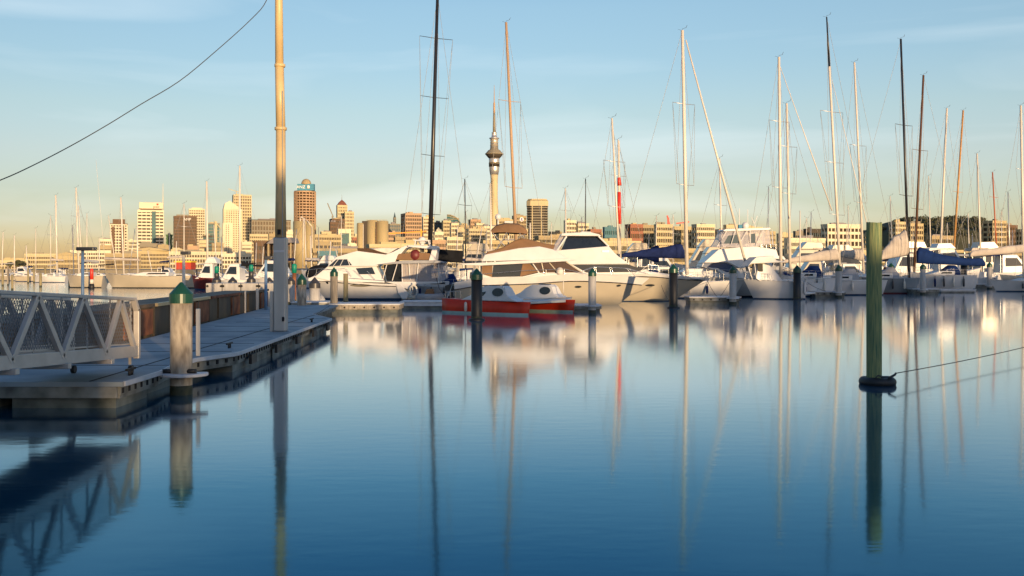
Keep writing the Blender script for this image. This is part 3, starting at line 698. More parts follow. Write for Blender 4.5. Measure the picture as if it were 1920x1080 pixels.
# infill of the middle city
rn = random.Random(11)
for px0, w_, top, d, lb in [(186,24,462,760,'cream mid rise just left of the brown banded tower'),(240,20,452,1000,'pale slim block between the brown banded and the white banded tower'),(296,22,462,820,'tan block in front of the right side of the white banded tower'),
  (318,30,470,700,'sand block at the foot of the dark brown office block'),(350,24,463,780,'pale block at the right foot of the dark brown office block'),(372,18,452,900,'narrow cream block under the teal glass tower'),(396,24,458,860,'cream block left of the wedge roofed tower foot'),(452,20,455,880,'tan block between the wedge roofed tower and the cream mid rise'),
  (503,26,440,950,'cream block just left of the tall pole'),(527,24,436,1000,'tan block just right of the tall pole'),(600,22,436,1050,'rose block right of the rounded bronze tower'),(622,20,448,900,'cream block below the stepped brown block'),(664,16,440,1100,'cream block just left of the row of silos'),(738,22,446,900,'pale block right of the row of silos'),
  (758,30,452,760,'sand block at the foot of the rose brick tower'),(792,24,440,950,'tan block left of the small peaked roof'),(860,20,424,1150,'cream block right of the curved roof building'),(890,18,420,1250,'sand block behind the mast at the observation tower'),(1028,26,436,950,'cream block right of the dark banded tower'),(1112,24,438,900,'cream block left of the teal glass block'),
  (1340,24,432,850,'tan block between the pale apartments and the grey mast'),(1428,26,436,800,'cream block left of the blue glass sheds'),(1456,30,440,760,'sand block behind the twin masts'),(1618,30,440,800,'cream block left of the green timber pile')]:
    bld(lb, px0, px0+w_, top, d, rn.choice(['cream_wall','pale_wall','sand_wall','tan_wall','rose_wall','white_wall']), rn.choice(['win_brown','win_tan','win_dark']), None, rn.randint(6,11), rn.uniform(.08,.25), 20, rn.choice([.35,.5,.6]), rn.choice([.2,.35,.5]), name='apartment_block')
# ---------------------------------------------------------------- piles
def pile(label, px, base, top, wpx, body, cap='cap_green', name='mooring_pile', collar=None, group=None, d=None, z0=-1.5, capk=1.0, shadowbase=0):
    d = d or dw(base); r = wpx/2*d/F; x = X(px, d); zt = Z(top, d); y = d+r
    t = thing(name, label, 'pile', (x, y, 0), group)
    ch = r*1.15*capk if cap else 0; sk = r*.9*capk if cap else 0
    MB().lathe((x,y), [(r,z0),(r,.1),(r*.995,zt-ch-sk*.8)], 28).build('shaft', body, t)
    MB().lathe((x,y), [(r*1.004,-.3),(r*1.012,.02),(r*1.010,.16),(r*1.002,.22)], 28).build('weed_band', 'weed', t)
    if cap:
        MB().lathe((x,y), [(r*1.07,zt-ch-sk),(r*1.07,zt-ch),(r*1.02,zt-ch+.015),(r*.12,zt-.01),(.01,zt)], 28, smooth=False).build('cap', cap, t)
    if collar == 'ring':
        MB().lathe((x,y), [(r*1.04,-.12),(r*1.45,-.1),(r*1.5,.02),(r*1.4,.1),(r*1.04,.12)], 28).build('collar', 'rubber', t)
    return t, x, y, r, zt
G1 = 'black sleeved mooring piles standing in the open basin'
for lb, px, base, top, wp in [
    ('black sleeved pile with green cone cap in front of the red catamaran', 893.5, 601, 503, 21),
    ('black sleeved pile with green cone cap in front of the overhanging yacht bow', 1264, 578, 495, 16),
    ('black sleeved pile with green cap right of the small white motor cruiser', 1496.5, 562, 497, 14),
    ('black sleeved pile with green cap just right of the green timber pile', 1673, 550, 493, 12),
    ('black sleeved pile in front of the blue sail cover near the right edge', 1809.5, 546, 487, 11.5)]:
    pile(lb, px, base, top, wp, 'sleeve_black', collar='ring', group=G1)
G2 = 'pale mooring piles at the ends of the finger pontoons'
def bracket(t, x, y, r, z, w=.28, mt='edge_white', side=1):
    bm = MB()
    n = 20; R1 = r+w
    ring = [(x+math.cos(2*math.pi*i/n)*R1, y+math.sin(2*math.pi*i/n)*R1) for i in range(n)]
    rin = [(x+math.cos(2*math.pi*i/n)*(r+.05), y+math.sin(2*math.pi*i/n)*(r+.05)) for i in range(n)]
    vs = [(*p, z) for p in ring]+[(*p, z) for p in rin]+[(*p, z+.09) for p in ring]+[(*p, z+.09) for p in rin]
    fs = []
    for i in range(n):
        j = (i+1) % n
        fs += [(i,j,n+j,n+i), (2*n+i,3*n+i,3*n+j,2*n+j), (i,2*n+i,2*n+j,j), (n+i,n+j,3*n+j,3*n+i)]
    bm.add(vs, fs); bm.build('pile_bracket', mt, t)
for lb, px, base, top, wp in [
    ('pale concrete pile with green cap and bracket right of the red catamaran', 1111, 588, 503, 14.5),
    ('pale concrete pile with green cap in front of the sport cruiser bow', 1375.5, 571, 499, 13),
    ('pale concrete pile with green cap left of the grey sailing hull', 1574.5, 558, 496, 12),
    ('pale concrete pile with green cap left of the blue covered sailboat stern', 1732.5, 552, 494, 10.5),
    ('pale concrete pile at the right among the small moored boats', 1857.5, 542, 491, 9.5)]:
    t, x, y, r, zt = pile(lb, px, base, top, wp, 'pile_pale', group=G2)
    bracket(t, x, y, r, .45, .22)
t, x, y, r, zt = pile('large weathered concrete pile with dark green cone cap beside the gangway', 333, 742, 529, 41, 'pile_concrete', z0=-2, capk=.95)
BIGP = (x, y, r)
# bracket plate of the big pile
bk = MB(); z = Z(699, y)
pl = []
for i in range(13):
    a_ = R(-200 + i*19); pl.append((x+.05+math.cos(a_)*(r+.32), y+math.sin(a_)*(r+.26)))
n = len(pl)
bk.add([(*p, z-.07) for p in pl]+[(*p, z) for p in pl], [tuple(range(n))[::-1], tuple(range(n,2*n))]+[(i,(i+1)%n,n+(i+1)%n,n+i) for i in range(n)])
bk.build('pile_bracket', 'edge_white', t, bevel=.015)
for sx in (-1, 1): MB().cyl((x+sx*(r+.02)-.12, y-.12, z+.05), (x+sx*(r+.02)+.12, y-.12, z+.05), .055, .055, 10).build('roller', 'rubber', t)
pile('narrow concrete pile with green cap beyond the tall pole', 564, 585, 513, 17, 'pile_concrete', capk=1.2, d=62)
pile('pale square looking pile with brown cone cap right of the green capped pile', 588, 570, 520, 20, 'pile_pale', 'cap_dark', d=72)
pile('tall timber pile with green cone cap at the end of the main pontoon', 625, 587, 501, 14, 'timber_grey', capk=1.2)
pile('short bare timber pile in front of the flybridge yacht hull', 647.5, 568, 513, 9, 'timber', None, d=80)
# the green timber pile in the foreground
d = 25.2; wx = X(1644, d); rr = 28/2*d/F; zt = Z(417, d); y = d+rr
t = thing('timber_pile', 'tall weathered green timber pile standing alone in the foreground water', 'pile', (wx, y, 0))
rings = []
rn = random.Random(5)
for k in range(30):
    z = -2+(zt+2)*k/29
    rings.append([(wx+math.cos(2*math.pi*i/40)*rr*(1+.008*math.sin(i*3.1+k*.05)+.005*math.sin(i*7.7+k*.4)), y+math.sin(2*math.pi*i/40)*rr*(1+.008*math.sin(i*2.3+1)), z + (.008*math.sin(i*1.9) + .012*math.cos(i*.3) if k == 29 else 0)) for i in range(40)])
MB().loft(rings).build('shaft', 'timber_green', t)
MB().cyl((X(1657.5,d), y-rr*.98, Z(503,d)), (X(1659,d), y-rr*1.15, Z(503,d)), .03, .03, 8).build('bolt', 'rust', t)
# floating rubber ring round it
def torus(mb, c, R_, r_, n=36, m=12, sq=1, wob=0):
    rings = []
    for i in range(n+1):
        a_ = 2*math.pi*i/n; rad = r_*(1+wob*math.sin(a_*5)); 
        rings.append([(c[0]+math.cos(a_)*(R_+rad*math.cos(b)), c[1]+math.sin(a_)*(R_+rad*math.cos(b)), c[2]+rad*sq*math.sin(b)) for b in (2*math.pi*j/m for j in range(m))])
    return mb.loft(rings, caps=False)
cx = X(1651, d)
t2 = thing('float_ring', 'thick black rubber float ring around the green timber pile at the waterline', 'float', (cx, y, .06))
torus(MB(), (cx, y, .07), .335, .125, wob=.06).build('tyre', 'rubber', t2)
rp = MB()
rp.tube([(cx-.20,y-.38,.2), (cx-.14,y-.40,.27), (cx-.06,y-.36,.25), (cx-.02,y-.34,.2)], .018)
rp.tube([(cx+.12,y-.4,.2), (cx+.3,y-.35,.28), (cx+.38,y-.2,.3)], .03)
rp.build('lashing', 'rope', t2)
p0 = Vector((cx+.36, y-.2, .3)); pend = Vector((X(2060, 40), 40, Z(612, 40)))
pts = []
for i in range(25):
    v = i/24; q = p0.lerp(pend, v); q.z -= .35*4*v*(1-v)*.35; pts.append(q)
o = MB().tube(pts, .012, 6).build('mooring_line', 'rope'); tag(o, 'thin dark mooring line running right from the rubber float ring', 'rope')
# ---------------------------------------------------------------- main floating pontoon
DZ = .58
def deckprism(mb, poly, z0, z1):
    n = len(poly)
    return mb.add([(*p, z0) for p in poly]+[(*p, z1) for p in poly], [tuple(range(n))[::-1], tuple(range(n,2*n))]+[(i,(i+1)%n,n+(i+1)%n,n+i) for i in range(n)])
def offset_edge(p, q, o):          # point list of a strip proud of edge p->q by o (to the right of travel)
    p, q = Vector(p), Vector(q); dd = (q-p).normalized(); nn = Vector((dd.y, -dd.x))
    return p, q, dd, nn
t = thing('floating_pontoon', 'long grey concrete floating pontoon leading away from the gangway', 'pontoon', (-10, 30, 0))
edge = [(-12.6,20.9), (-8.15,20.9), (-8.15,23.0), (-8.35,24.3), (-8.35,26.3), (-7.8,27.9), (-7.75,28.4), (-8.42,46.4), (-10.2,50.8), (-11.0,63), (-14.9,63), (-12.2,32), (-12.6,26)]
deckprism(MB(), edge, DZ-.10, DZ).build('deck', 'deck_concrete', t)
inner = [(-12.55,20.98), (-8.24,20.98), (-8.24,23.0), (-8.44,24.3), (-8.44,26.3), (-7.88,28.0), (-7.85,28.4), (-8.51,46.3), (-10.28,50.7), (-11.1,62.9), (-14.8,62.9), (-12.15,32), (-12.5,26)]
deckprism(MB(), inner, DZ-.28, DZ-.102).build('fascia', 'concrete_side', t)
deckprism(MB(), [(x+(.03 if x < -11.5 else -.03), y_+(.03 if y_ < 25 else 0)) for x, y_ in inner], .22, DZ-.282).build('waler', 'concrete_side', t)
fl = [(x*1.0+(.14 if x < -11.5 else -.14), y_+(.12 if y_ < 25 else 0)) for x, y_ in inner]
floats = MB()
segs = [(20.1+1.0,22.8),(23.1,26.2),(28.2,34.0),(34.4,40.0),(40.4,46.0),(47,62)]
floats.box(-12.3,21.12,-.6,-10.95,22.9,.262); floats.box(-10.6,21.12,-.6,-8.4,22.9,.262)
floats.box(-12,23.2,-.6,-8.62,27.9,.262)
for a, b in ((28.3,33.6),(33.9,39.6),(39.9,46.2)):
    xa_ = -7.95-(a-28.4)*.0375; xb_ = -7.95-(b-28.4)*.0375
    floats.add([(xa_,a,-.6),(xb_,b,-.6),(-12.2,b,-.6),(-12.2,a,-.6),(xa_,a,.262),(xb_,b,.262),(-12.2,b,.262),(-12.2,a,.262)], [(0,3,2,1),(4,5,6,7),(0,1,5,4),(1,2,6,5),(2,3,7,6),(3,0,4,7)])
floats.box(-14.4,47,-.6,-11.3,62.5,.262)
floats.build('float', 'concrete_wet', t)
# white metal edge strip, bolts and slots along the right edge
es = MB(); sl = MB(); bo = MB()
runs = [((-8.15,20.9),(-8.15,23.0)), ((-8.15,23.0),(-8.35,24.3)), ((-8.35,24.3),(-8.35,26.3)), ((-8.35,26.3),(-7.8,27.9)), ((-7.8,27.9),(-7.75,28.4)), ((-7.75,28.4),(-8.42,46.4)), ((-8.42,46.4),(-10.2,50.8))]
for p, q in runs:
    p, q, dd, nn = offset_edge(p, q, 0)
    a3 = Vector((*(p+nn*.012), DZ-.04)); b3 = Vector((*(q+nn*.012), DZ-.04))
    es.bar(a3, b3, .05, .10); 
    ln = (q-p).length; k = int(ln/.34)
    for i in range(k):
        c_ = p + dd*(ln*(i+.5)/k) - nn*.085
        ang = math.atan2(dd.y, dd.x)
        sl.obox(c_-nn*.002, .04, .016, DZ-.25, DZ-.14, ang)
es.build('edge_strip', 'edge_white', t, weld=False); sl.build('slots', 'slot_dark', t, weld=False)
fr = MB()
fr.bar((-12.6,20.885,DZ-.02), (-8.2,20.885,DZ-.02), .03, .03)
for px, pz in ((-11.9,.4),(-11.2,.42),(-9.9,.40),(-9.0,.40),(-8.6,.38)):
    bo.cyl((px,20.985,pz), (px,20.94,pz), .045, .045, 10)
bo.build('bolt', 'rust', t); 
# timber waler on the front face
wl = MB(); wl.box(-12.5,20.90,.235,-8.3,20.976,.475); wl.build('front_beam', 'concrete_side', t, bevel=.015)
for x_, y_ in ((-8.4,29.6),(-8.75,43.5),(-8.85,26.9),(-8.5,22.2)):
    c_ = MB(); c_.bar((x_-.03,y_-.18,DZ+.13), (x_+.03,y_+.18,DZ+.15), .05, .05); c_.cyl((x_,y_-.07,DZ), (x_,y_-.07,DZ+.13), .03); c_.cyl((x_,y_+.07,DZ), (x_,y_+.07,DZ+.13), .03)
    cl = c_.build('cleat', 'rubber'); tag(cl, {29.6:'dark mooring cleat on the pontoon edge nearest its front corner', 43.5:'small dark cleat near the far end of the pontoon', 26.9:'dark cleat on the pontoon beside the short white post', 22.2:'dark cleat between the gangway end and the big capped pile'}[y_], 'cleat', 'mooring cleats bolted to the main pontoon')
for yy in (29.8, 33.6, 37.4, 41.2, 45.0): MB().obox((-7.70-(yy-28.4)*.0375, yy), .045, .35, .12, .40, .037).build('rub_strip', 'rubber', t)
# seams on the deck
sm_ = MB(); sm_.bar((-8.9,21.0,DZ+.002), (-9.9,50,DZ+.002), .05, .012); sm_.bar((-9.9,50.2,DZ+.002), (-11.4,62.5,DZ+.002), .03, .008)
for yy in (24.4, 28.4, 31.3, 34.2, 37.2, 40.2, 43.3, 46.4): sm_.bar((-8.0-(yy-28.4)*.037,yy,DZ+.0025), (-12.0,yy,DZ+.0025), .04, .008)
sm_.build('deck_seam', 'slot_dark', t)
# short white post
d = 27.0
o = MB().obox((X(371.5,d), d), .055, .055, DZ, Z(579,d), .2).build('marker_post', 'mast_white', bevel=.01); tag(o, 'short white square post on the pontoon just right of the big capped pile', 'post')
d = 36.0
# tall pole
x = X(524, 37); y0 = 37.2
t = thing('tall_pole', 'very tall steel pole with sunlit-tinted upper section rising from the pontoon out of the frame', 'pole', (x, y0, DZ))
zs = Z(445, 37)
MB().obox((x, y0), .235, .235, DZ, zs, 0).build('base_section', 'pole_steel', t, bevel=.06, seg=3)
MB().obox((x-.30, y0-.15), .055, .07, DZ, Z(546,37), 0).build('side_post', 'pole_steel', t, bevel=.01)
xm = X(522.5,37); xt = X(520.5,37)
MB().lathe((x, y0), [(.215,zs),(.19,Z(350,37)),(.18,Z(240,37))], 12).build('lower_section', 'sunlit_yellow', t)
up = MB(); zt_ = Z(-130,37)
up.cyl((x,y0,Z(240,37)), (xm-.02,y0,Z(120,37)), .175, .165, 16); up.cyl((xm-.02,y0,Z(120,37)), (xt-.02,y0,zt_), .155, .13, 16)
up.build('upper_section', 'sunlit_yellow', t)
for py, rr2 in ((240,.225),(121,.20)):
    MB().lathe((x if py > 200 else xm, y0), [(rr2-.03,Z(py+3,37)),(rr2,Z(py+2.5,37)),(rr2,Z(py-2.5,37)),(rr2-.03,Z(py-3,37))], 20).build('band', 'sunlit_yellow', t)
MB().box(x-.07, y0-.245, Z(440,37), x+.05, y0-.19, Z(430,37)).build('junction_box', 'slot_dark', t)
MB().box(x-.19, y0-.26, Z(473,37), x+.19, y0-.238, Z(469,37)).build('band_plate', 'edge_white', t)
MB().box(x+.1, y0-.2, Z(445,37), x+.12, y0-.17, Z(170,37)).build('conduit', 'steel_grey', t)
MB().lathe((x+.15, y0-.27), [(.045,Z(602,37)),(.045,Z(594,37))], 8).build('latch', 'slot_dark', t)
# overhead cable
cp = [(515,-60,37),(500,0,36.6),(470,37,36),(400,100,34.5),(335,153,33),(265,195,31.5),(200,235,30),(130,275,28.5),(60,311,27),(0,338,26),(-120,384,24),(-300,440,21),(-500,480,18)]
pts = []
for a_, b_ in zip(cp[:-1], cp[1:]):
    i_ = cp.index(a_); p0c = cp[max(0,i_-1)]; p3c = cp[min(len(cp)-1,i_+2)]
    for k in range(4):
        v = k/4; px, py, dd = (.5*(2*a_[i]+(b_[i]-p0c[i])*v+(2*p0c[i]-5*a_[i]+4*b_[i]-p3c[i])*v*v+(3*a_[i]-p0c[i]-3*b_[i]+p3c[i])*v**3) for i in range(3)); pts.append((X(px,dd), dd, Z(py,dd)))
pts.append((X(-500,18),18,Z(480,18)))
o = MB().tube(pts, .015, 8).build('overhead_cable', 'rope', weld=False); tag(o, 'sagging dark overhead cable crossing the upper left sky to the tall pole', 'cable')
# ---------------------------------------------------------------- gangway
GX0, GX1 = -8.55, -10.05
ya, yb = 11.0, 22.7
def gz(y): return .96 + (yb-y)*.052      # underside rises towards the viewpoint
t = thing('gangway', 'grey metal truss gangway with mesh infill sloping down to the pontoon', 'gangway', (-9.3, yb, DZ))
GH = 1.33
for gx in (GX0, GX1):
    s = 1 if gx == GX0 else -1
    MB().bar((gx,ya,gz(ya)+.105), (gx,yb,gz(yb)+.115), .10, .25).build('bottom_chord', 'gangway_metal', t, bevel=.008)
    MB().bar((gx,ya,gz(ya)+GH-.03), (gx,yb-.12,gz(yb)+GH-.03), .11, .07).build('handrail', 'gangway_metal', t, bevel=.012)
    ny = [22.55, 21.72, 20.9, 19.8, 18.9, 17.9, 16.95, 15.9, 14.95, 13.9, 12.95, 12.0]
    for i in range(len(ny)-1):
        a_, b_ = ny[i], ny[i+1]
        za = .12 if i % 2 == 0 else GH-.06; zb = GH-.06 if i % 2 == 0 else .12
        MB().bar((gx+s*.012,a_,gz(a_)+za), (gx+s*.012,b_,gz(b_)+zb), .085, .125).build('brace', 'gangway_metal', t, bevel=.006)
    # end frame
    e = MB(); e.bar((gx,yb,gz(yb)-.05), (gx,yb,gz(yb)+GH-.25), .12, .12); e.bar((gx,yb,gz(yb)+GH-.3), (gx,yb-.2,gz(yb)+GH-.02), .12, .10)
    e.build('end_post', 'gangway_metal', t, bevel=.008)
    # expanded metal infill
    mm = MB(); xi = gx - s*.07; pit = .095
    z0f = lambda y: gz(y)+.30; hgt = GH-.42
    k = 0; y = ya-1.2
    while y < yb:
        for sg in (1, -1):
            p0_ = [y, 0.0]; p1_ = [y+hgt*.62, hgt]
            if sg < 0: p0_ = [y, hgt]; p1_ = [y+hgt*.62, 0.0]
            q = []
            for v in (0, 1):
                yy = p0_[0]+(p1_[0]-p0_[0])*v; q.append((yy, p0_[1]+(p1_[1]-p0_[1])*v))
            (y0_, h0), (y1_, h1) = q
            if y0_ < ya:
                f = (ya-y0_)/(y1_-y0_); h0 = h0+(h1-h0)*f; y0_ = ya
            if y1_ > yb-.1:
                f = (yb-.1-y0_)/(y1_-y0_); h1 = h0+(h1-h0)*f; y1_ = yb-.1
            if y1_-y0_ > .02: mm.bar((xi,y0_,z0f(y0_)+h0), (xi,y1_,z0f(y1_)+h1), .006, .013)
        y += pit
    mm.build('mesh_panel', 'mesh_metal', t, weld=False)
    um = MB()
    yy = yb-.15
    while yy > ya: um.bar((xi-s*.02,yy,gz(yy)+.2), (xi-s*.02,yy,gz(yy)+GH-.06), .03, .03); yy -= 1.15
    um.bar((xi-s*.02,ya,gz(ya)+.28), (xi-s*.02,yb,gz(yb)+.28), .03, .03)
    um.build('mesh_frame', 'gangway_metal', t, weld=False)
fl_ = MB(); fl_.bar((-9.3,ya,gz(ya)+.11), (-9.3,yb,gz(yb)+.11), 1.38, .05); fl_.build('floor', 'gangway_metal', t)
for yy in (21.0, 18.95, 16.95, 14.95): MB().box(GX1-.12, yy-.07, gz(yy)-.10, GX0+.14, yy+.07, gz(yy)+.008).build('cross_beam', 'gangway_metal', t, bevel=.01)
for gx in (GX0-.1, GX1+.1): MB().cyl((gx-.04,yb-.1,DZ+.09), (gx+.04,yb-.1,DZ+.09), .09, .09, 14).build('roller', 'rubber', t)
mm = MB().bar((GX0-.12,yb-.1,DZ+.2), (GX0-.12,yb-.1,gz(yb)+.02), .05, .05); mm.bar((GX1+.12,yb-.1,DZ+.2), (GX1+.12,yb-.1,gz(yb)+.02), .05, .05); mm.build('roller_bracket', 'gangway_metal', t)
# ---------------------------------------------------------------- rusty steel barges left of the pontoon
for k, (y0, y1, lb) in enumerate([(25.5,36.5,'nearest rusty steel barge wall seen through the gangway mesh'), (36.8,45.5,'middle rusty steel barge with a grey brown side panel'), (45.8,52.6,'dark grey steel barge with rust red end'), (52.9,61.5,'farthest rusty barge beside the tall pole')]):
    xa_ = -12.15-(y0-25)*.077; xb_ = -12.15-(y1-25)*.077
    t = thing('steel_barge', lb, 'barge', (xa_-1, y0, 0), 'rusty steel barges lying along the pontoon')
    zt = 1.55-.01*k
    q = [(xa_-.15,y0),(xb_-.15,y1),(xb_-2.8,y1),(xa_-2.8,y0)]
    if k == 0: q[0] = (xa_-.15, y0); 
    MB().add([(*p,-.4) for p in q]+[(*p,zt) for p in q], [(0,1,2,3),(4,7,6,5)]+[(i,(i+1)%4,4+(i+1)%4,4+i) for i in range(4)]).build('hull', 'rust_panel', t, bevel=.03)
    cm_ = MB(); cm_.bar((xa_-.12,y0+.02,zt+.05), (xb_-.12,y1-.02,zt+.05), .16, .12); cm_.build('coaming', ['rust_panel','sunlit_yellow','rust','rust_panel'][k], t)
    rm_ = MB()
    for j in range(2):
        v = (j+.5)/2; rm_.obox((xa_+(xb_-xa_)*v-.13, y0+(y1-y0)*v), .05, .08, .55, zt-.02, .077)
    rm_.build('rib', 'rust_panel', t)
    rr_ = MB(); rr_.obox((xb_+(xa_-xb_)*.16-.125, y1-(y1-y0)*.16), .04, (y1-y0)*.15, .55, zt-.08, .077); rr_.build('rust_patch', 'rust', t)
# concrete breakwater block with capped piles behind
d = 74; t = thing('breakwater_pontoon', 'pale concrete breakwater block with round dark fixings beyond the barges', 'pontoon', (X(450,d), d, 0))
xs_ = [385,416,451,484,515]
bm_ = MB()
for a_, b_ in zip(xs_[:-1], xs_[1:]): bm_.box(X(a_,d)+.03, d, -.5, X(b_,d)-.03, d+3, Z(531,d))
bm_.build('block', 'pile_pale', t, bevel=.04)
hm = MB()
for px in (389,414.5,418.5,449,453,482,486.5): hm.cyl((X(px,d), d-.03, Z(536.5,d)), (X(px,d), d+.1, Z(536.5,d)), .09, .09, 10)
hm.build('fixing', 'slot_dark', t)
for i, (px, top, mk, lb) in enumerate([(404,517,499,'dark capped pile with tall green marker tube at the left of the breakwater block'), (434,519,0,'dark capped pile without marker left of the middle of the breakwater block'), (469,516,496,'dark capped pile with tall green marker tube in the middle of the breakwater block'), (503,520,0,'dark capped pile at the right end of the breakwater block'), (543.5,519,0,'dark capped pile just right of the tall pole base')]):
    dd = 78.2
    t, x, y, r, zt = pile(lb, px, 570, top, 15.5, 'pile_pale', 'cap_dark', d=dd, capk=.9)
    if mk:
        MB().lathe((x,y), [(.16,zt-.3),(.2,zt+.02),(.2,Z(mk+14,dd)),(.16,Z(mk+13,dd))], 14).build('marker_sleeve', 'cap_dark', t)
        MB().lathe((x,y), [(.17,Z(mk+13,dd)),(.17,Z(mk+2,dd)),(.1,Z(mk,dd))], 14).build('marker_tube', 'marker_green', t)
t, x, y, r, zt = pile('rusty brown pile with bright green marker tube right of the tall pole', 551, 566, 512, 7, 'rust', None, d=84)
MB().lathe((x,y), [(.2,zt),(.22,Z(497,84)),(.13,Z(494.5,84))], 14).build('marker_tube', 'marker_green', t)
# small light posts and white posts
def lamppost(label, px, base_d, z0, top, hx, mt, hd=None):
    d = base_d; x = X(px, d); zt = Z(top, d)
    t = thing('lamp_post', label, 'lamp', (x, d, z0))
    MB().cyl((x,d,z0), (x,d,zt), 3.2*d/F, 2.6*d/F, 12).build('post', mt, t)
    a_, b_ = hx; MB().box(X(a_,d), d-.25, zt-.02, X(b_,d), d+.15, zt+.12*d/40).build('lamp_head', 'cap_dark', t, bevel=.03)
lamppost('pale blue lamp post with a flat head rising behind the gangway handrail', 155, 40, 0.2, 469, (147,180), 'blue_post')
lamppost('white lamp post with a flat head left of the big capped pile', 344.5, 70, 0.2, 477, (340,357), 'mast_white')
lamppost('slim pale blue lamp post on the pontoon left of the tall pole', 498.5, 56, DZ, 486, (497,511), 'blue_post')
for px, d, top, wp, lb in [(482.5,56,541,4.5,'short cream post left of the slim blue lamp post'), (460,52,546,2.2,'thin white stake beside the farthest barges')]:
    o = MB().obox((X(px,d), d), wp/2*d/F, .06, DZ, Z(top,d), .1).build('marker_post', 'mast_white'); tag(o, lb, 'post')
# finger pontoons
def finger(label, px0, px1, top, base, depth, hole=True, mt='concrete_side', group='finger pontoons between the boats', zt=None, lead=None):
    d = dw(base); zt = zt or Z(top, d)
    x0, x1 = X(px0, d), X(px1, d)
    t = thing('finger_pontoon', label, 'pontoon', ((x0+x1)/2, d, 0), group)
    MB().box(x0, d, zt*.42, x1, d+depth, zt-.06).build('fascia', mt, t, bevel=.02)
    MB().box(x0-.04, d-.05, zt-.055, x1+.04, d+depth+.05, zt+.03).build('deck', 'edge_white', t, bevel=.01)
    MB().box(x0+.1, d+.12, -.5, x1-.1, d+depth-.1, zt*.418).build('float', 'concrete_wet', t)
    if hole:
        hm = MB(); k = max(2, int((x1-x0)/.6))
        for i in range(k):
            xx = x0+(x1-x0)*(i+.5)/k; hm.cyl((xx, d-.012, zt-.2), (xx, d+.05, zt-.2), .06, .06, 8)
        hm.build('fixing', 'slot_dark', t)
    return t
finger('low timber faced pontoon below the flybridge yacht, with a row of round holes', 618, 748, 570.5, 588, 3.0, mt='pile_concrete')
finger('whitish pontoon section between the low timber faced pontoon and the red catamaran', 750, 846, 566, 580, 3.0, hole=False, mt='edge_white')
finger('small pontoon end at the pale pile right of the red catamaran', 1076, 1128, 573, 584, 3.2, hole=False)
finger('finger pontoon below the sport cruiser bow', 1293, 1389, 557, 570.5, 2.4)
finger('finger pontoon left of the grey sailing hull', 1528, 1586, 547, 557.5, 2.4)
finger('finger pontoon in front of the blue covered sailboat', 1712, 1762, 542, 551.5, 2.2)
finger('pale long pontoon under the white hull of the blue covered sailboat', 1764, 1830, 543, 549, 2.2, hole=False, mt='edge_white')
finger('small pontoon at the pile among the boats on the right', 1828, 1868, 533, 541.5, 2.2)
finger('low connecting pontoon behind the narrow green capped pile', 546, 612, 567, 581, 3, hole=False)
# far left small piles
for i, (px, base, top, wp, mt_, lb) in enumerate([
    (4,536,500,5,'timber','timber stake at the extreme left edge, far water'), (14,535,498,3.5,'timber_grey','dark thin stake second from the left edge'), (22,544,515,5,'timber','short yellow stake nearest the left edge of the basin'),
    (52,531,503,4,'timber','tall yellow stake below the small far masts'), (63,530,499,4,'timber','stake just right of the tall yellow stake at far left'), (75,538,512,6,'timber','thick yellow stake with a wide foot left of the far moored yacht'),
    (84,529,500,5,'timber','broad yellow stake beside the leftmost tall white mast'), (129,538,512,4,'timber','thin stake below the blue lamp post'), (305,537,498,5,'cap_dark','dark slim pile right of the ghostly white yacht'),
    (368,532,505,4,'cap_dark','dark slim pile in front of the red and white boat'), (15.5,527,505,3,'cap_dark','dark far stake behind the left stakes')]):
    pile(lb, px, base, top, wp*.8, mt_, None, name='stake', group='stakes standing in the far left water')
d = dw(541); x = X(172, d)
t = thing('channel_marker', 'red topped channel marker with white band and black foot', 'marker', (x, d, 0))
MB().lathe((x,d), [(.30,-.3),(.36,.25),(.3,.65)], 14).build('foot', 'rubber', t); MB().lathe((x,d), [(.25,.65),(.25,1.25)], 14).build('white_band', 'mast_white', t); MB().lathe((x,d), [(.24,1.25),(.22,2.6),(.1,2.75)], 14).build('top', 'mast_red', t)
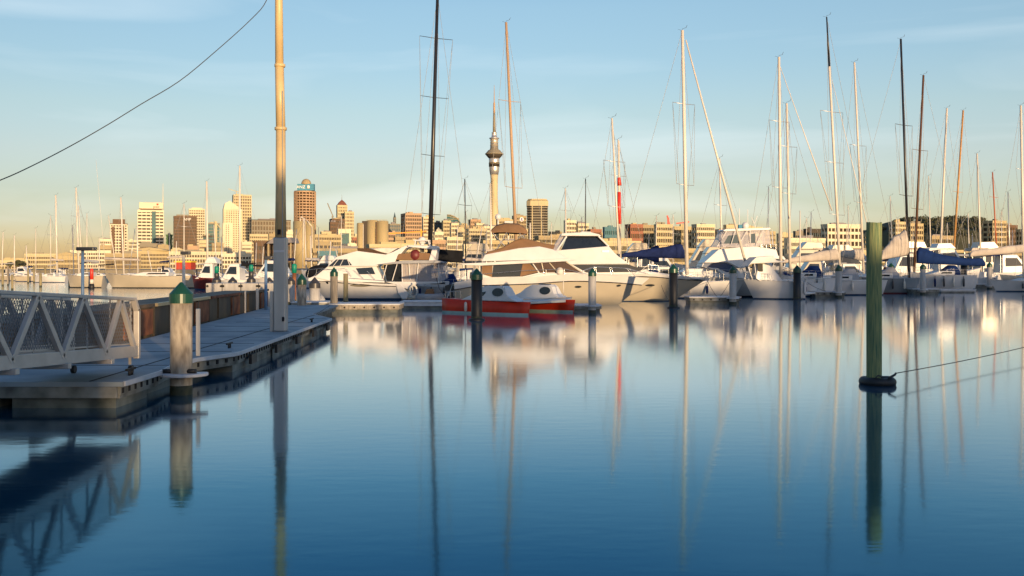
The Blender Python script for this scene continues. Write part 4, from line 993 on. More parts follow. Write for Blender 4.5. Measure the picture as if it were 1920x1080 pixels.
# ---------------------------------------------------------------- boats
def lerp_pts(pts, t):
    if t <= pts[0][0]: return pts[0][1]
    for (a, va), (b, vb) in zip(pts[:-1], pts[1:]):
        if t <= b: return va + (vb-va)*(t-a)/(b-a)
    return pts[-1][1]
def make_hull(root, mt, xs, xb, yc, beam, sheer, over=.8, stripe=None, sterncut=0, deck='deck_white', n=16, zk=-.5, smin=0.03, zstripe=(-.06,.16), rub=None, full=2.4, pw=(.22,.8), axis=None):
    """xs stern x, xb bow x (sheer). sheer: list of (t, z). over: metres of bow overhang"""
    s = 1 if xb > xs else -1; Ln = abs(xb-xs)
    def hb(t): return beam/2*(1-max(0,(t-.38)/.62)**full)*(.84+.16*min(1, t/.38)) + smin
    def pos(t, z, side, off=0):
        zs = lerp_pts(sheer, t); q = max(0, min(1, (z-zk)/(zs-zk)))
        p = pw[0]+(pw[1]-pw[0])*t**1.6
        x = xs + s*(Ln*t - over*(1-q)*t**4 + sterncut*(1-q)*(1-t)**4 - 0)
        b = hb(t)*q**p + off
        return (x, yc + side*b, z)
    ts = [(.5-.5*math.cos(math.pi*i/n))*.5+.5*i/n for i in range(n+1)]
    def levels(t): 
        zs = lerp_pts(sheer, t); return [zk, -.15, zstripe[1]] + [zstripe[1]+(zs-zstripe[1])*k/5 for k in range(1,6)]
    rings = []
    for t in ts:
        lv = levels(t); rings.append([pos(t,z,-1) for z in lv][::-1] + [pos(t,z,1) for z in lv])
    mb = MB(); mb.loft(rings, closed=False, caps=False)
    m = len(rings[0]); mb.add(rings[0], [tuple(range(m))])
    mb.build('hull', mt, root)
    if stripe:
        sm = MB()
        for side in (-1, 1):
            rr = [[pos(t, z, side, .012) for z in (zstripe[0]-.25, zstripe[0], (zstripe[0]+zstripe[1])/2, zstripe[1])] for t in ts]
            sm.loft(rr, closed=False, caps=False)
        sm.build('boot_stripe', stripe, root)
    dm = MB(); rr = []
    for t in ts:
        z = lerp_pts(sheer, t)-.05; a, b = pos(t,z,-1), pos(t,z,1)
        rr.append([a, (a[0], yc, z+.06), b])
    dm.loft(rr, closed=False, caps=False); dm.build('deck', deck, root)
    rm = MB()
    for side in (-1, 1): rm.tube([Vector(pos(t, lerp_pts(sheer,t)-(rub or .02), side, .01)) for t in ts], .035 if not rub else .045, 6)
    if rub:
        wb = MB()
        for side in (-1, 1):
            wb.loft([[pos(t, lerp_pts(sheer,t)-rub*v_, side, .008+.004*v_) for v_ in (1,.66,.33,0)] for t in ts], closed=False, caps=False)
        wb.build('sheer_band', 'gelcoat', root)
    rm.build('rub_rail', 'cap_dark' if rub else mt, root)
    return pos
class Boat:
    """superstructure pieces from side profiles in metres on the near side, real width across the beam"""
    def __init__(s, name, label, cat, wl, beam, pxc, group=None, ds=0):
        s.dn = dw(wl)+ds; s.beam = beam; s.yc = s.dn + beam/2
        s.t = thing(name, label, cat, (X(pxc, s.dn), s.yc, 0), group)
    def P(s, pts): return [(X(x, s.dn), Z(y, s.dn)) for x, y in pts]
    def sup(s, name, pts, mt, inset=.3, k=0.0, z0=1.5, bevel=.05, parent=None, hw=None):
        b = s.beam/2 if hw is None else hw
        fa = lambda x, z: s.yc - b + inset + k*max(0, z-z0)
        fb = lambda x, z: s.yc + b - inset - k*max(0, z-z0)
        return MB().prism(s.P(pts), fa, fb).build(name, mt, parent or s.t, bevel=bevel)
    def win(s, name, pts, mt='tinted_glass', inset=.3, k=0.0, z0=1.5, t=.02, hw=None):
        b = s.beam/2 if hw is None else hw; P = s.P(pts)
        MB().prism(P, lambda x,z: s.yc-b+inset+k*max(0,z-z0)-t, lambda x,z: s.yc-b+inset+k*max(0,z-z0)+.03).build(name, mt, s.t)
        MB().prism(P, lambda x,z: s.yc+b-inset-k*max(0,z-z0)-.03, lambda x,z: s.yc+b-inset-k*max(0,z-z0)+t).build(name, mt, s.t)
    def tubes(s, name, lines, r=.02, mt='stainless', ins=.15, both=True, mb=None):
        for ln in lines:
            P = s.P(ln)
            for y in ([s.dn+ins, s.dn+s.beam-ins] if both else [s.yc+ins]): MB().tube([(x,y,z) for x, z in P], r, 6).build(name, mt, s.t, weld=False)
    def hull(s, mt, stern, bow, sheer, **k):
        xs, xb = X(stern, s.dn), X(bow, s.dn); s.hx = (stern, bow)
        sh = sorted([((X(px,s.dn)-xs)/(xb-xs), Z(py,s.dn)) for px, py in sheer])
        s.pos = make_hull(s.t, mt, xs, xb, s.yc, s.beam, sh, **k); s.sh = sh
    def port(s, name, px0, px1, py0, py1, mt='tinted_glass', off=.015):
        xs, xb = X(s.hx[0], s.dn), X(s.hx[1], s.dn)
        for side in (-1, 1):
            rows = []
            for i in range(7):
                px = px0+(px1-px0)*i/6; t = (X(px,s.dn)-xs)/(xb-xs); c_ = math.sin(math.pi*i/6)**.5 if 0 < i < 6 else .25
                zc = (Z(py0,s.dn)+Z(py1,s.dn))/2; hz_ = (Z(py0,s.dn)-Z(py1,s.dn))/2*c_
                rows.append([s.pos(min(.99,t+k_), zc+hz_*q, side, off) for q, k_ in ((-1,0),(0,0),(1,0))])
            MB().loft(rows, closed=False, caps=False).build(name, mt, s.t)
    def rail(s, t0, t1, h=.6, r=.018, n=7, mt='stainless', taper=True):
        for side in (-1, 1):
            mb = MB(); top = []
            for i in range(n+1):
                t = t0+(t1-t0)*i/n; z = lerp_pts(s.sh, t)
                a = Vector(s.pos(t, z, side, -.08)); hh = h*(min(1, (i+.0)/1) if taper else 1)
                b = a + Vector((0,0,hh)); top.append(b)
                if i: mb.tube([a, b], r*.8, 5)
            mb.tube(top, r, 5); mb.tube([p-Vector((0,0,h*.5)) for p in top[1:]], r*.6, 5)
            mb.build('bow_rail', mt, s.t, weld=False)
z3 = lambda X_, Y_: (540+X_/4.909, 400+Y_/4.909)
z4 = lambda X_, Y_: (800+X_/4.909, 400+Y_/4.909)
z5 = lambda X_, Y_: (1040+X_/4.909, 400+Y_/4.909)
z6 = lambda X_, Y_: (1280+X_/4.909, 380+Y_/4.909)
z7 = lambda X_, Y_: (1600+X_/4.909, 380+Y_/4.909)
def q3(*a): return [z3(*p) for p in a]
def q4(*a): return [z4(*p) for p in a]
def q5(*a): return [z5(*p) for p in a]
def q6(*a): return [z6(*p) for p in a]
def q7(*a): return [z7(*p) for p in a]
# ---- A: flybridge yacht, bow to the left
A = Boat('motor_yacht', 'large white flybridge yacht with brown canvas and dark foredeck cover, bow to the left', 'yacht', 563, 4.2, 690)
A.hull('gelcoat', 752, 570, [(752,533),(744,533),(695,531),(617,524),(570,520)], over=1.9, stripe='boot_blue', sterncut=-1.2, rub=.22)
A.sup('foredeck', q3((170,600),(230,575),(400,560),(400,625),(170,625)), 'gelcoat', .7, .1)
A.sup('saloon', q3((345,492),(560,484),(800,480),(885,640),(380,625),(225,590)), 'gelcoat', .55, .12, 1.4)
A.sup('flybridge_base', q3((350,492),(430,402),(560,362),(620,345),(890,378),(960,352),(1060,300),(1100,292),(1240,292),(1140,300),(1075,320),(985,425),(975,452),(830,470),(815,484),(800,486)), 'gelcoat', .35, .18, 2.2)
A.sup('radar_arch', q3((1095,292),(1360,298),(1372,310),(1352,438),(1290,438),(1320,330),(1095,306)), 'gelcoat', .42, .1, 3, bevel=.04)
A.sup('arch_canvas', q3((975,428),(1010,372),(1200,360),(1300,366),(1318,430)), 'brown_canvas', .6, .05, 3)
A.sup('aft_roof', q3((812,470),(1060,434),(1360,432),(1445,448),(1445,458),(1200,460)), 'grey_canvas', .2, bevel=.02)
A.win('windscreen', q3((362,488),(432,424),(535,422),(582,478)), inset=.35, k=.18, z0=2.2)
A.win('side_window', q3((612,506),(765,496),(795,560),(645,562)), inset=.55, k=.12, z0=1.4)
A.tubes('mullion', [q3((405,488),(455,424)), q3((470,484),(500,424)), q3((540,425),(560,478))], .03, 'gelcoat', ins=.47)
A.sup('flybridge_screen', q3((622,318),(740,320),(880,366),(888,377),(628,344)), 'brown_glass', .8, bevel=.02)
A.sup('sunbed', q3((760,322),(860,316),(1000,318),(905,372),(800,345)), 'cushion', 1.0, bevel=.06)
A.win('cockpit_curtain', q3((870,475),(1040,462),(1040,635),(905,640)), 'tinted_glass', inset=.62)
A.sup('cockpit_clears', q3((1046,462),(1440,458),(1450,600),(1385,640),(1046,632)), 'clear_sheet', .5, bevel=0)
A.sup('cockpit_bulkhead', q3((1040,462),(1195,460),(1275,600),(1180,635),(1040,635)), 'tan_wall', 1.3, bevel=.02)
A.sup('cockpit_coaming', q3((890,630),(1390,630),(1392,645),(1180,655),(1100,700),(1000,660)), 'gelcoat', .2, bevel=.03)
A.tubes('canopy_frame', [q3((1045,465),(1048,640)), q3((1108,462),(1120,610)), q3((1195,460),(1180,630)), q3((1385,458),(1385,640)), q3((905,470),(870,600)), q3((1000,468),(955,620))], .045, 'gelcoat', ins=.35)
A.tubes('side_rail', [q3((530,510),(580,582)), q3((600,520),(690,600)), q3((720,530),(800,615)), q3((230,575),(300,520),(520,508)), q3((560,596),(980,628))], .02, 'stainless', ins=.35)
A.tubes('bow_rail', [q3((165,590),(175,520),(300,505),(560,540),(980,610)), q3((240,590),(250,515)), q3((330,595),(335,510)), q3((440,600),(440,520))], .018, 'stainless', ins=.7)
cv = MB(); cx, cz = A.P([z3(268,525)])[0]; cv.sph((cx+.05, A.yc-.4, cz-.35), 1.45, .9, .85, 20, 8, -.35); cv.build('tender_cover', 'black_canvas', A.t)
pl_ = MB(); (x0_, z0_), (x1_, z1_) = A.P(q3((1000,640),(1110,750))); 
A.sup('transom_wing', q3((985,640),(1040,650),(1112,748),(1090,790),(1050,795),(1010,740)), 'gelcoat', .15, bevel=.08)
A.sup('swim_platform', q3((1040,775),(1190,772),(1190,790),(1040,795)), 'gelcoat_cream', .4, bevel=.03)
ph = MB(); px_, pz_ = A.P([z3(332,640)])[0]; ph.cyl((px_, A.dn+.6, pz_), (px_, A.dn+.95, pz_), .16, .16, 14); 
fm_ = MB(); fx, fz = A.P([z3(1162,385)])[0]; fm_.sph((fx, A.dn+.9, fz), .5, .45, .52, 16, 10); fm_.build('fender_ball', 'dark_red', A.t)
A.tubes('antenna', [q3((655,345),(655,90)), q3((1205,292),(1205,250))], .03, 'mast_white', ins=.3, both=False)
dm_ = MB(); fx, fz = A.P([z3(1215,200)])[0]; dm_.sph((fx, A.yc, fz-.45), .36, .36, .38, 14, 8); dm_.cyl((fx, A.yc, fz-1.7), (fx, A.yc, fz-.5), .2, .2, 8); dm_.build('satellite_dome', 'gelcoat', A.t)
A.sup('radar_shelf', q3((1140,238),(1290,240),(1290,250),(1140,248)), 'gelcoat', 1.4, bevel=.02); A.tubes('shelf_leg', [q3((1160,248),(1150,296)), q3((1280,248),(1290,298))], .05, 'gelcoat', ins=1.4)
A.sup('cockpit_seat', q3((1180,605),(1370,600),(1375,628),(1180,635)), 'brown_canvas', 1.0, bevel=.04)
A.port('porthole', 605, 610.5, 527, 533); A.port('hull_recess', 655, 696, 532.5, 538, 'grey_wall')
# helper for coiled hose
t_ = thing('hose_coil', 'pale coiled hose hanging at the stern of the flybridge yacht', 'hose', (A.P([z3(1158,710)])[0][0], A.dn-.3, 1.2))
hx, hz = A.P([z3(1158,715)])[0]; hm = MB()
for k in range(3):
    rr = .58-.06*k; hm.tube([(hx+math.cos(a_)*rr*.62, A.dn-.3-.04*k, hz+math.sin(a_)*rr) for a_ in (2*math.pi*i/20 for i in range(21))], .035, 6)
hm.build('hose', 'rope_white', t_, weld=False)
MB().cyl((hx-.1, A.dn-.1, .55), (hx-.1, A.dn-.1, hz+.75), .05, .05, 8).build('stand', 'gelcoat', t_)
# dinghy on the pontoon edge with outboard
D1 = Boat('inflatable_tender', 'dark grey inflatable tender with outboard motor between the two large yachts', 'dinghy', 572, 1.7, 808)
rings = []
xa_, xb_ = X(782, D1.dn), X(846, D1.dn); 
tb = MB()
for s_ in (-1, 1): tb.cyl((xa_, D1.yc+s_*.65, .55), (xb_-.4, D1.yc+s_*.65, .6), .3, .28, 16)
tb.cyl((xa_+.1, D1.yc-.65, .56), (xa_+.1, D1.yc+.65, .56), .28, .28, 14); tb.build('tube', 'grey_canvas', D1.t)
MB().prism([(xa_,.35),(xb_-.6,.3),(xb_-.8,.0),(xa_+.3,.0)], D1.yc-.5, D1.yc+.5).build('floor', 'rubber', D1.t)
ob = MB(); ob.prism([(xb_-.5,1.0),(xb_+.15,1.1),(xb_+.25,1.45),(xb_-.1,1.65),(xb_-.55,1.5)], D1.yc-.2, D1.yc+.2); ob.build('outboard_cowl', 'boot_black', D1.t, bevel=.06)
MB().box(xb_-.15, D1.yc-.08, -.3, xb_+.1, D1.yc+.08, 1.0).build('outboard_leg', 'boot_black', D1.t)
MB().prism([(xa_+.5,.8),(xa_+1.3,.8),(xa_+1.2,1.25),(xa_+.7,1.25)], D1.yc-.35, D1.yc+.35).build('console', 'brown_canvas', D1.t, bevel=.04)
# ---- B: big flybridge cruiser with brown bimini, bow right
B = Boat('motor_cruiser', 'large cream cruiser with brown canvas cover and brown bimini, bow to the right', 'yacht', 574, 4.8, 1020)
B.hull('gelcoat_cream', 851, 1226, [(851,530),(900,522),(1000,519),(1060,514),(1100,514),(1165,517),(1226,522)], over=3.0, stripe=None, rub=.55, full=2.6, pw=(.2,.95))
B.sup('topsides_band', q4((510,592),(640,590),(900,588),(1100,548),(1400,558),(1200,575),(900,602),(510,612)), 'gelcoat', .45, .05, 2.0)
B.sup('saloon', q4((505,470),(1000,455),(1285,440),(1380,500),(1500,568),(1100,600),(880,620),(500,620)), 'gelcoat', .62, .05, 2.0, bevel=.06)
B.win('side_window', q4((612,478),(975,462),(1030,548),(885,582),(600,588)), inset=.62, k=.05, z0=2.0)
B.win('aft_curtain', q4((508,474),(606,474),(600,588),(508,560)), 'brown_canvas', inset=.62, k=.05, z0=2.0)
B.win('canvas_panel', q4((860,582),(885,466),(950,462),(1030,540)), 'brown_canvas', inset=.60, k=.05, z0=2.0)
B.win('windscreen', q4((985,462),(1285,446),(1375,502),(1440,545),(1100,545),(1045,548)), 'brown_glass', inset=.62, k=.05, z0=2.0)
B.tubes('windscreen_frame', [q4((1130,452),(1210,545)), q4((1285,446),(1440,548)), q4((1060,458),(1080,545))], .05, 'gelcoat_cream', ins=.62)
B.sup('roof_overhang', q4((310,463),(1050,426),(1280,412),(1382,430),(1290,442),(900,462),(500,482),(330,476)), 'gelcoat', .15, bevel=.04)
B.sup('flybridge_coaming', q4((500,442),(535,378),(850,318),(1040,302),(1160,328),(1255,380),(1290,416),(1050,428)), 'gelcoat', .5, .25, 3.3)
B.sup('canvas_cover', q4((528,382),(560,352),(640,330),(700,308),(800,250),(870,224),(925,228),(1080,270),(1192,290),(1165,336),(1040,302),(850,320),(700,352)), 'brown_canvas', .55, .5, 3.6, bevel=.1)
B.tubes('canvas_pole', [q4((528,382),(560,352))], .03, 'stainless')
bv = MB(); P = B.P(q4((590,158),(640,115),(730,96),(850,104),(915,145),(932,182)))
vs = []
rr = []
for x, z in P: rr.append([(x, B.yc-1.7+q*3.4, z+.18*math.sin(math.pi*q)) for q in (0,.1,.25,.5,.75,.9,1)])
P2 = B.P(q4((598,180),(650,172),(730,172),(850,178),(905,184),(926,186)))
top = rr
bv.loft(top, closed=False, caps=False)
for side in (0, -1):
    e = [r[side] for r in top]; f_ = [(x, e[i][1], z) for i, (x, z) in enumerate(P2)]
    bv.loft([e, f_], closed=False, caps=False)
bv.build('bimini', 'brown_canvas', B.t)
B.tubes('bimini_frame', [q4((600,170),(720,300)), q4((740,165),(640,330)), q4((920,180),(840,225)), q4((850,175),(905,228))], .025, 'stainless', ins=.75)
B.tubes('side_rail', [q4((510,560),(860,530),(1270,512),(1480,560)), q4((1270,512),(1275,570)), q4((1100,520),(1100,560))], .02, 'stainless', ins=.3)
B.tubes('bow_rail', [[(1085,512),(1120,500),(1180,503),(1222,514)], [(1120,500),(1122,513)], [(1150,501),(1155,515)], [(1185,504),(1195,518)]], .018, 'stainless', ins=1.6)
MB().sph((X(1050.5,B.dn), B.dn+.5, Z(509,B.dn)), .30, .25, .32, 14, 8).build('fender_ball', 'cushion', B.t)
hw_ = MB()
for px, py in ((1088,538),(1175,536)): hw_.prism([(X(px-6,B.dn),Z(py+.8,B.dn)),(X(px+3,B.dn),Z(py+1,B.dn)),(X(px,B.dn),Z(py-2.4,B.dn))], B.dn+.75, B.dn+1.6)
P = B.P(q4((330,475),(500,482),(500,492),(330,484)))
B.sup('aft_post', q4((480,484),(492,484),(492,640),(480,640)), 'gelcoat', .4, bevel=.01)
mb_ = MB(); mb_.box(X(945,B.dn), B.yc-.5, Z(417,B.dn), X(962,B.dn), B.yc+.5, Z(412,B.dn)); mb_.build('life_raft', 'gelcoat', B.t, bevel=.08)
MB().cyl((X(953,B.dn),B.yc,Z(470,B.dn)), (X(953,B.dn),B.yc,Z(417,B.dn)), .06).build('radar_mast', 'gelcoat', B.t)
MB().sph((X(933,B.dn),B.yc,Z(404,B.dn)), .24, .24, .26, 14, 8).build('satellite_dome', 'gelcoat', B.t)
MB().cyl((X(933,B.dn),B.yc,Z(424,B.dn)), (X(933,B.dn),B.yc,Z(408,B.dn)), .06).build('dome_post', 'gelcoat', B.t)
B.port('hull_port', 1082, 1096, 536, 540.5, 'boot_black'); B.port('hull_port', 1170, 1180, 534, 538.5, 'boot_black')
# ---- C: hardtop cruiser behind
C = Boat('motor_cruiser', 'white hardtop cruiser with wraparound dark windscreen and flared bow, behind the brown canvas cruiser', 'yacht', 567.5, 4.8, 1190, ds=1.5)
C.hull('gelcoat_cream', 1020, 1340, [(1020,515),(1121,514),(1220,513),(1290,519),(1340,521)], over=4.0, stripe='boot_blue', zstripe=(-.1,.06), rub=.25, full=2.8, pw=(.2,1.1), zk=-.55)
C.sup('saloon', [(1028,472),(1050,468),(1182,496),(1180,497),(1195,505),(1230,514),(1020,520)], 'gelcoat', .7, .05, 2, bevel=.04)
C.sup('house', q5((-60,440),(15,345),(65,336),(505,300),(560,365),(600,400),(692,466),(140,472),(-60,470)), 'gelcoat', .45, .12, 3)
C.win('saloon_window', q5((175,474),(690,470),(770,500),(870,492),(880,505),(760,540),(300,545)), 'tinted_glass', inset=.66, k=.05, z0=2)
C.sup('windscreen', q5((62,338),(128,210),(412,210),(508,304)), 'tinted_glass', .75, .30, 4, bevel=.03)
C.sup('aft_screen', q5((-48,400),(-20,330),(60,205),(112,205),(45,340),(5,350)), 'clear_sheet', .75, .30, 4, bevel=.02)
C.tubes('pillar', [q5((20,348),(115,208)), q5((412,208),(508,304))], .09, 'gelcoat', ins=.95)
C.sup('hardtop', q5((60,205),(70,180),(210,172),(350,172),(420,190),(440,207)), 'gelcoat', .9, bevel=.06)
C.sup('roof_hatch', q5((250,172),(262,160),(350,162),(356,172)), 'gelcoat', 1.8, bevel=.03)
C.sup('foredeck', q5((300,560),(420,545),(650,530),(900,535),(1080,560),(1300,590),(1400,606),(700,606)), 'gelcoat', 1.3, .4, 2.2, bevel=.06)
C.sup('dark_hatch', q5((600,590),(640,572),(740,575),(780,598)), 'tinted_glass', 1.25, bevel=.02)
C.rail(.55, .985, .75)
an = MB(); an.prism(C.P(q5((1390,612),(1440,598),(1480,600),(1470,622),(1400,632))), C.yc-.12, C.yc+.12); an.build('anchor', 'steel_grey', C.t, bevel=.02)
C.port('hull_port', 1216, 1236, 533, 537.5, 'boot_black')
lt = MB(); lx, lz = C.P([z5(472,348)])[0]; lt.box(lx-.3, C.dn+.58, lz-.12, lx+.35, C.dn+.72, lz+.12); lt.build('name_plate', 'aluminium', C.t, bevel=.02)
# lines from bow
# ---- red catamaran
ub = Vector((5.35, -4.5, 0)).normalized(); vb = Vector((-ub.y, ub.x, 0)); o0 = Vector((X(829.5,65.1), 65.1, 0))
t = thing('catamaran', 'small red catamaran with white cabins and oval windows', 'catamaran', o0)
def loc(u, v, z): return o0 + ub*u + vb*v + Vector((0,0,z))
def catprism(mb, prof, v0, v1, ins=0):
    n = len(prof)
    zz = [p[1] for p in prof]; zm, zx = min(zz), max(zz)
    def f(z, v, s): return v + s*ins*(z-zm)/(zx-zm)
    vs = [loc(u, f(z,v0,1), z) for u, z in prof] + [loc(u, f(z,v1,-1), z) for u, z in prof]
    return mb.add(vs, [tuple(range(n)), tuple(range(2*n-1,n-1,-1))]+[(i,(i+1)%n,n+(i+1)%n,n+i) for i in range(n)])
def cathull(v, L_, u0=0):
    rings = []; st = []
    for i in range(13):
        q = i/12; b = .52*(1-max(0,(q-.45)/.55)**2)+.03; u = u0+L_*q; zs = .93 - .06*math.sin(q*3.1) - .10*q
        prof = [(-.02,-.35),(.75,-.3),(.9,0),(.97,.25),(1,zs)]
        rings.append([loc(u-(zs-z)*.18*(q**4), v-b*k, z) for k, z in prof[::-1]]+[loc(u-(zs-z)*.18*(q**4), v+b*k, z) for k, z in prof])
        st.append([[loc(u-(zs-z)*.18*(q**4), v+s*(b*k+.012), z) for k, z in ((.86,-.1),(.9,.0),(.935,.13))] for s in (-1,1)])
    h = MB(); h.loft(rings, closed=True, caps=True); h.build('hull', 'red_paint', t)
    sm = MB()
    for s in (0,1): sm.loft([r[s] for r in st], closed=False, caps=False)
    sm.loft([st[0][0], st[0][1]], closed=False, caps=False); sm.build('boot_stripe', 'boot_teal', t)
cathull(.5, 7.0); cathull(5.7, 6.45, .1)
for v, sh, nm in ((.5, 0, 'near'), (5.7, -.35, 'far')):
    cb = MB(); catprism(cb, [(1.6+sh,.86),(2.6+sh,1.25),(3.0+sh,1.55),(3.5+sh,1.78),(5.05+sh,1.80),(5.25+sh,1.66),(5.5+sh,1.20),(5.9+sh,1.0),(6.35+sh,.84)], v-.5, v+.5, .16)
    cb.build('cabin', 'gelcoat', t, bevel=.05)
    for s in (-1, 1):
        wm = MB()
        pts = [(4.72+sh+.46*math.cos(a_), 1.40+.26*math.sin(a_)) for a_ in (2*math.pi*i/20 for i in range(20))]
        fr_ = MB(); pf = [(4.72+sh+.52*math.cos(a_), 1.40+.31*math.sin(a_)) for a_ in (2*math.pi*i/20 for i in range(20))]
        def cv_(z): return .5-.16*(z-.82)/.98
        def disk(mb, pts, o1, o2):
            n = len(pts); mb.add([loc(u, v+s*(cv_(z)+o1), z) for u, z in pts]+[loc(u, v+s*(cv_(z)+o2), z) for u, z in pts], [tuple(range(n)), tuple(range(2*n-1,n-1,-1))]+[(i,(i+1)%n,n+(i+1)%n,n+i) for i in range(n)])
        disk(fr_, pf, -.02, .025); fr_.build('window_frame', 'deck_white', t)
        disk(wm, pts, .0, .035); wm.build('oval_window', 'tinted_glass', t)
        if nm == 'near':
            w2 = MB(); disk(w2, [(3.0,1.42),(3.25,1.39),(3.55,1.40),(3.72,1.43),(3.66,1.30),(3.5,1.15),(3.38,1.10),(3.2,1.18)], .0, .03); w2.build('side_window', 'tinted_glass', t)
pf = MB(); catprism(pf, [(1.2,.72),(5.4,.72),(6.1,.66),(6.1,.82),(5.4,.92),(1.2,.92)], .9, 5.3); pf.build('bridge_deck', 'deck_white', t, bevel=.03)
rl = MB(); 
for (a_, b_) in (((6.3,1.2),(6.3,5.2)),): rl.tube([loc(6.35,.6,.98), loc(6.35,5.6,.98)], .05)
rl.tube([loc(5.9,5.3,1.05), loc(5.9,5.3,2.1)], .03)
rl.build('cross_beam', 'mast_white', t)
for v in (.5, 5.7):
    cr3 = MB()
    for k_ in range(4): cr3.tube([loc(.2+.45*k_, v-.42, .9), loc(.2+.45*k_, v-.42, 1.4)], .014, 5)
    cr3.tube([loc(.2, v-.42, 1.4), loc(1.55, v-.42, 1.4)], .014, 5); cr3.build('stern_rail', 'stainless', t, weld=False)
    hh_ = MB(); catprism(hh_, [(3.7,1.79),(4.4,1.80),(4.4,1.86),(3.7,1.85)], v-.22, v+.22); hh_.build('hatch', 'tinted_glass', t, bevel=.01)
    gr_ = MB(); gr_.tube([loc(2.6, v-.40, 1.31), loc(3.2, v-.33, 1.68), loc(4.1, v-.31, 1.86)], .014, 5); gr_.build('grab_rail', 'stainless', t, weld=False)
    fd_ = MB(); q_ = loc(2.2, v-.64, 0); fd_.lathe((q_.x, q_.y), [(.03,.75),(.09,.68),(.1,.4),(.09,.2),(.03,.14)], 12); fd_.build('fender', 'mast_white', t)
st_ = MB(); st_.tube([loc(0.1,.3,.9), loc(-.6,.3,1.6), loc(-.9,0.2,2.6)], .02); st_.build('stern_line', 'rope', t)
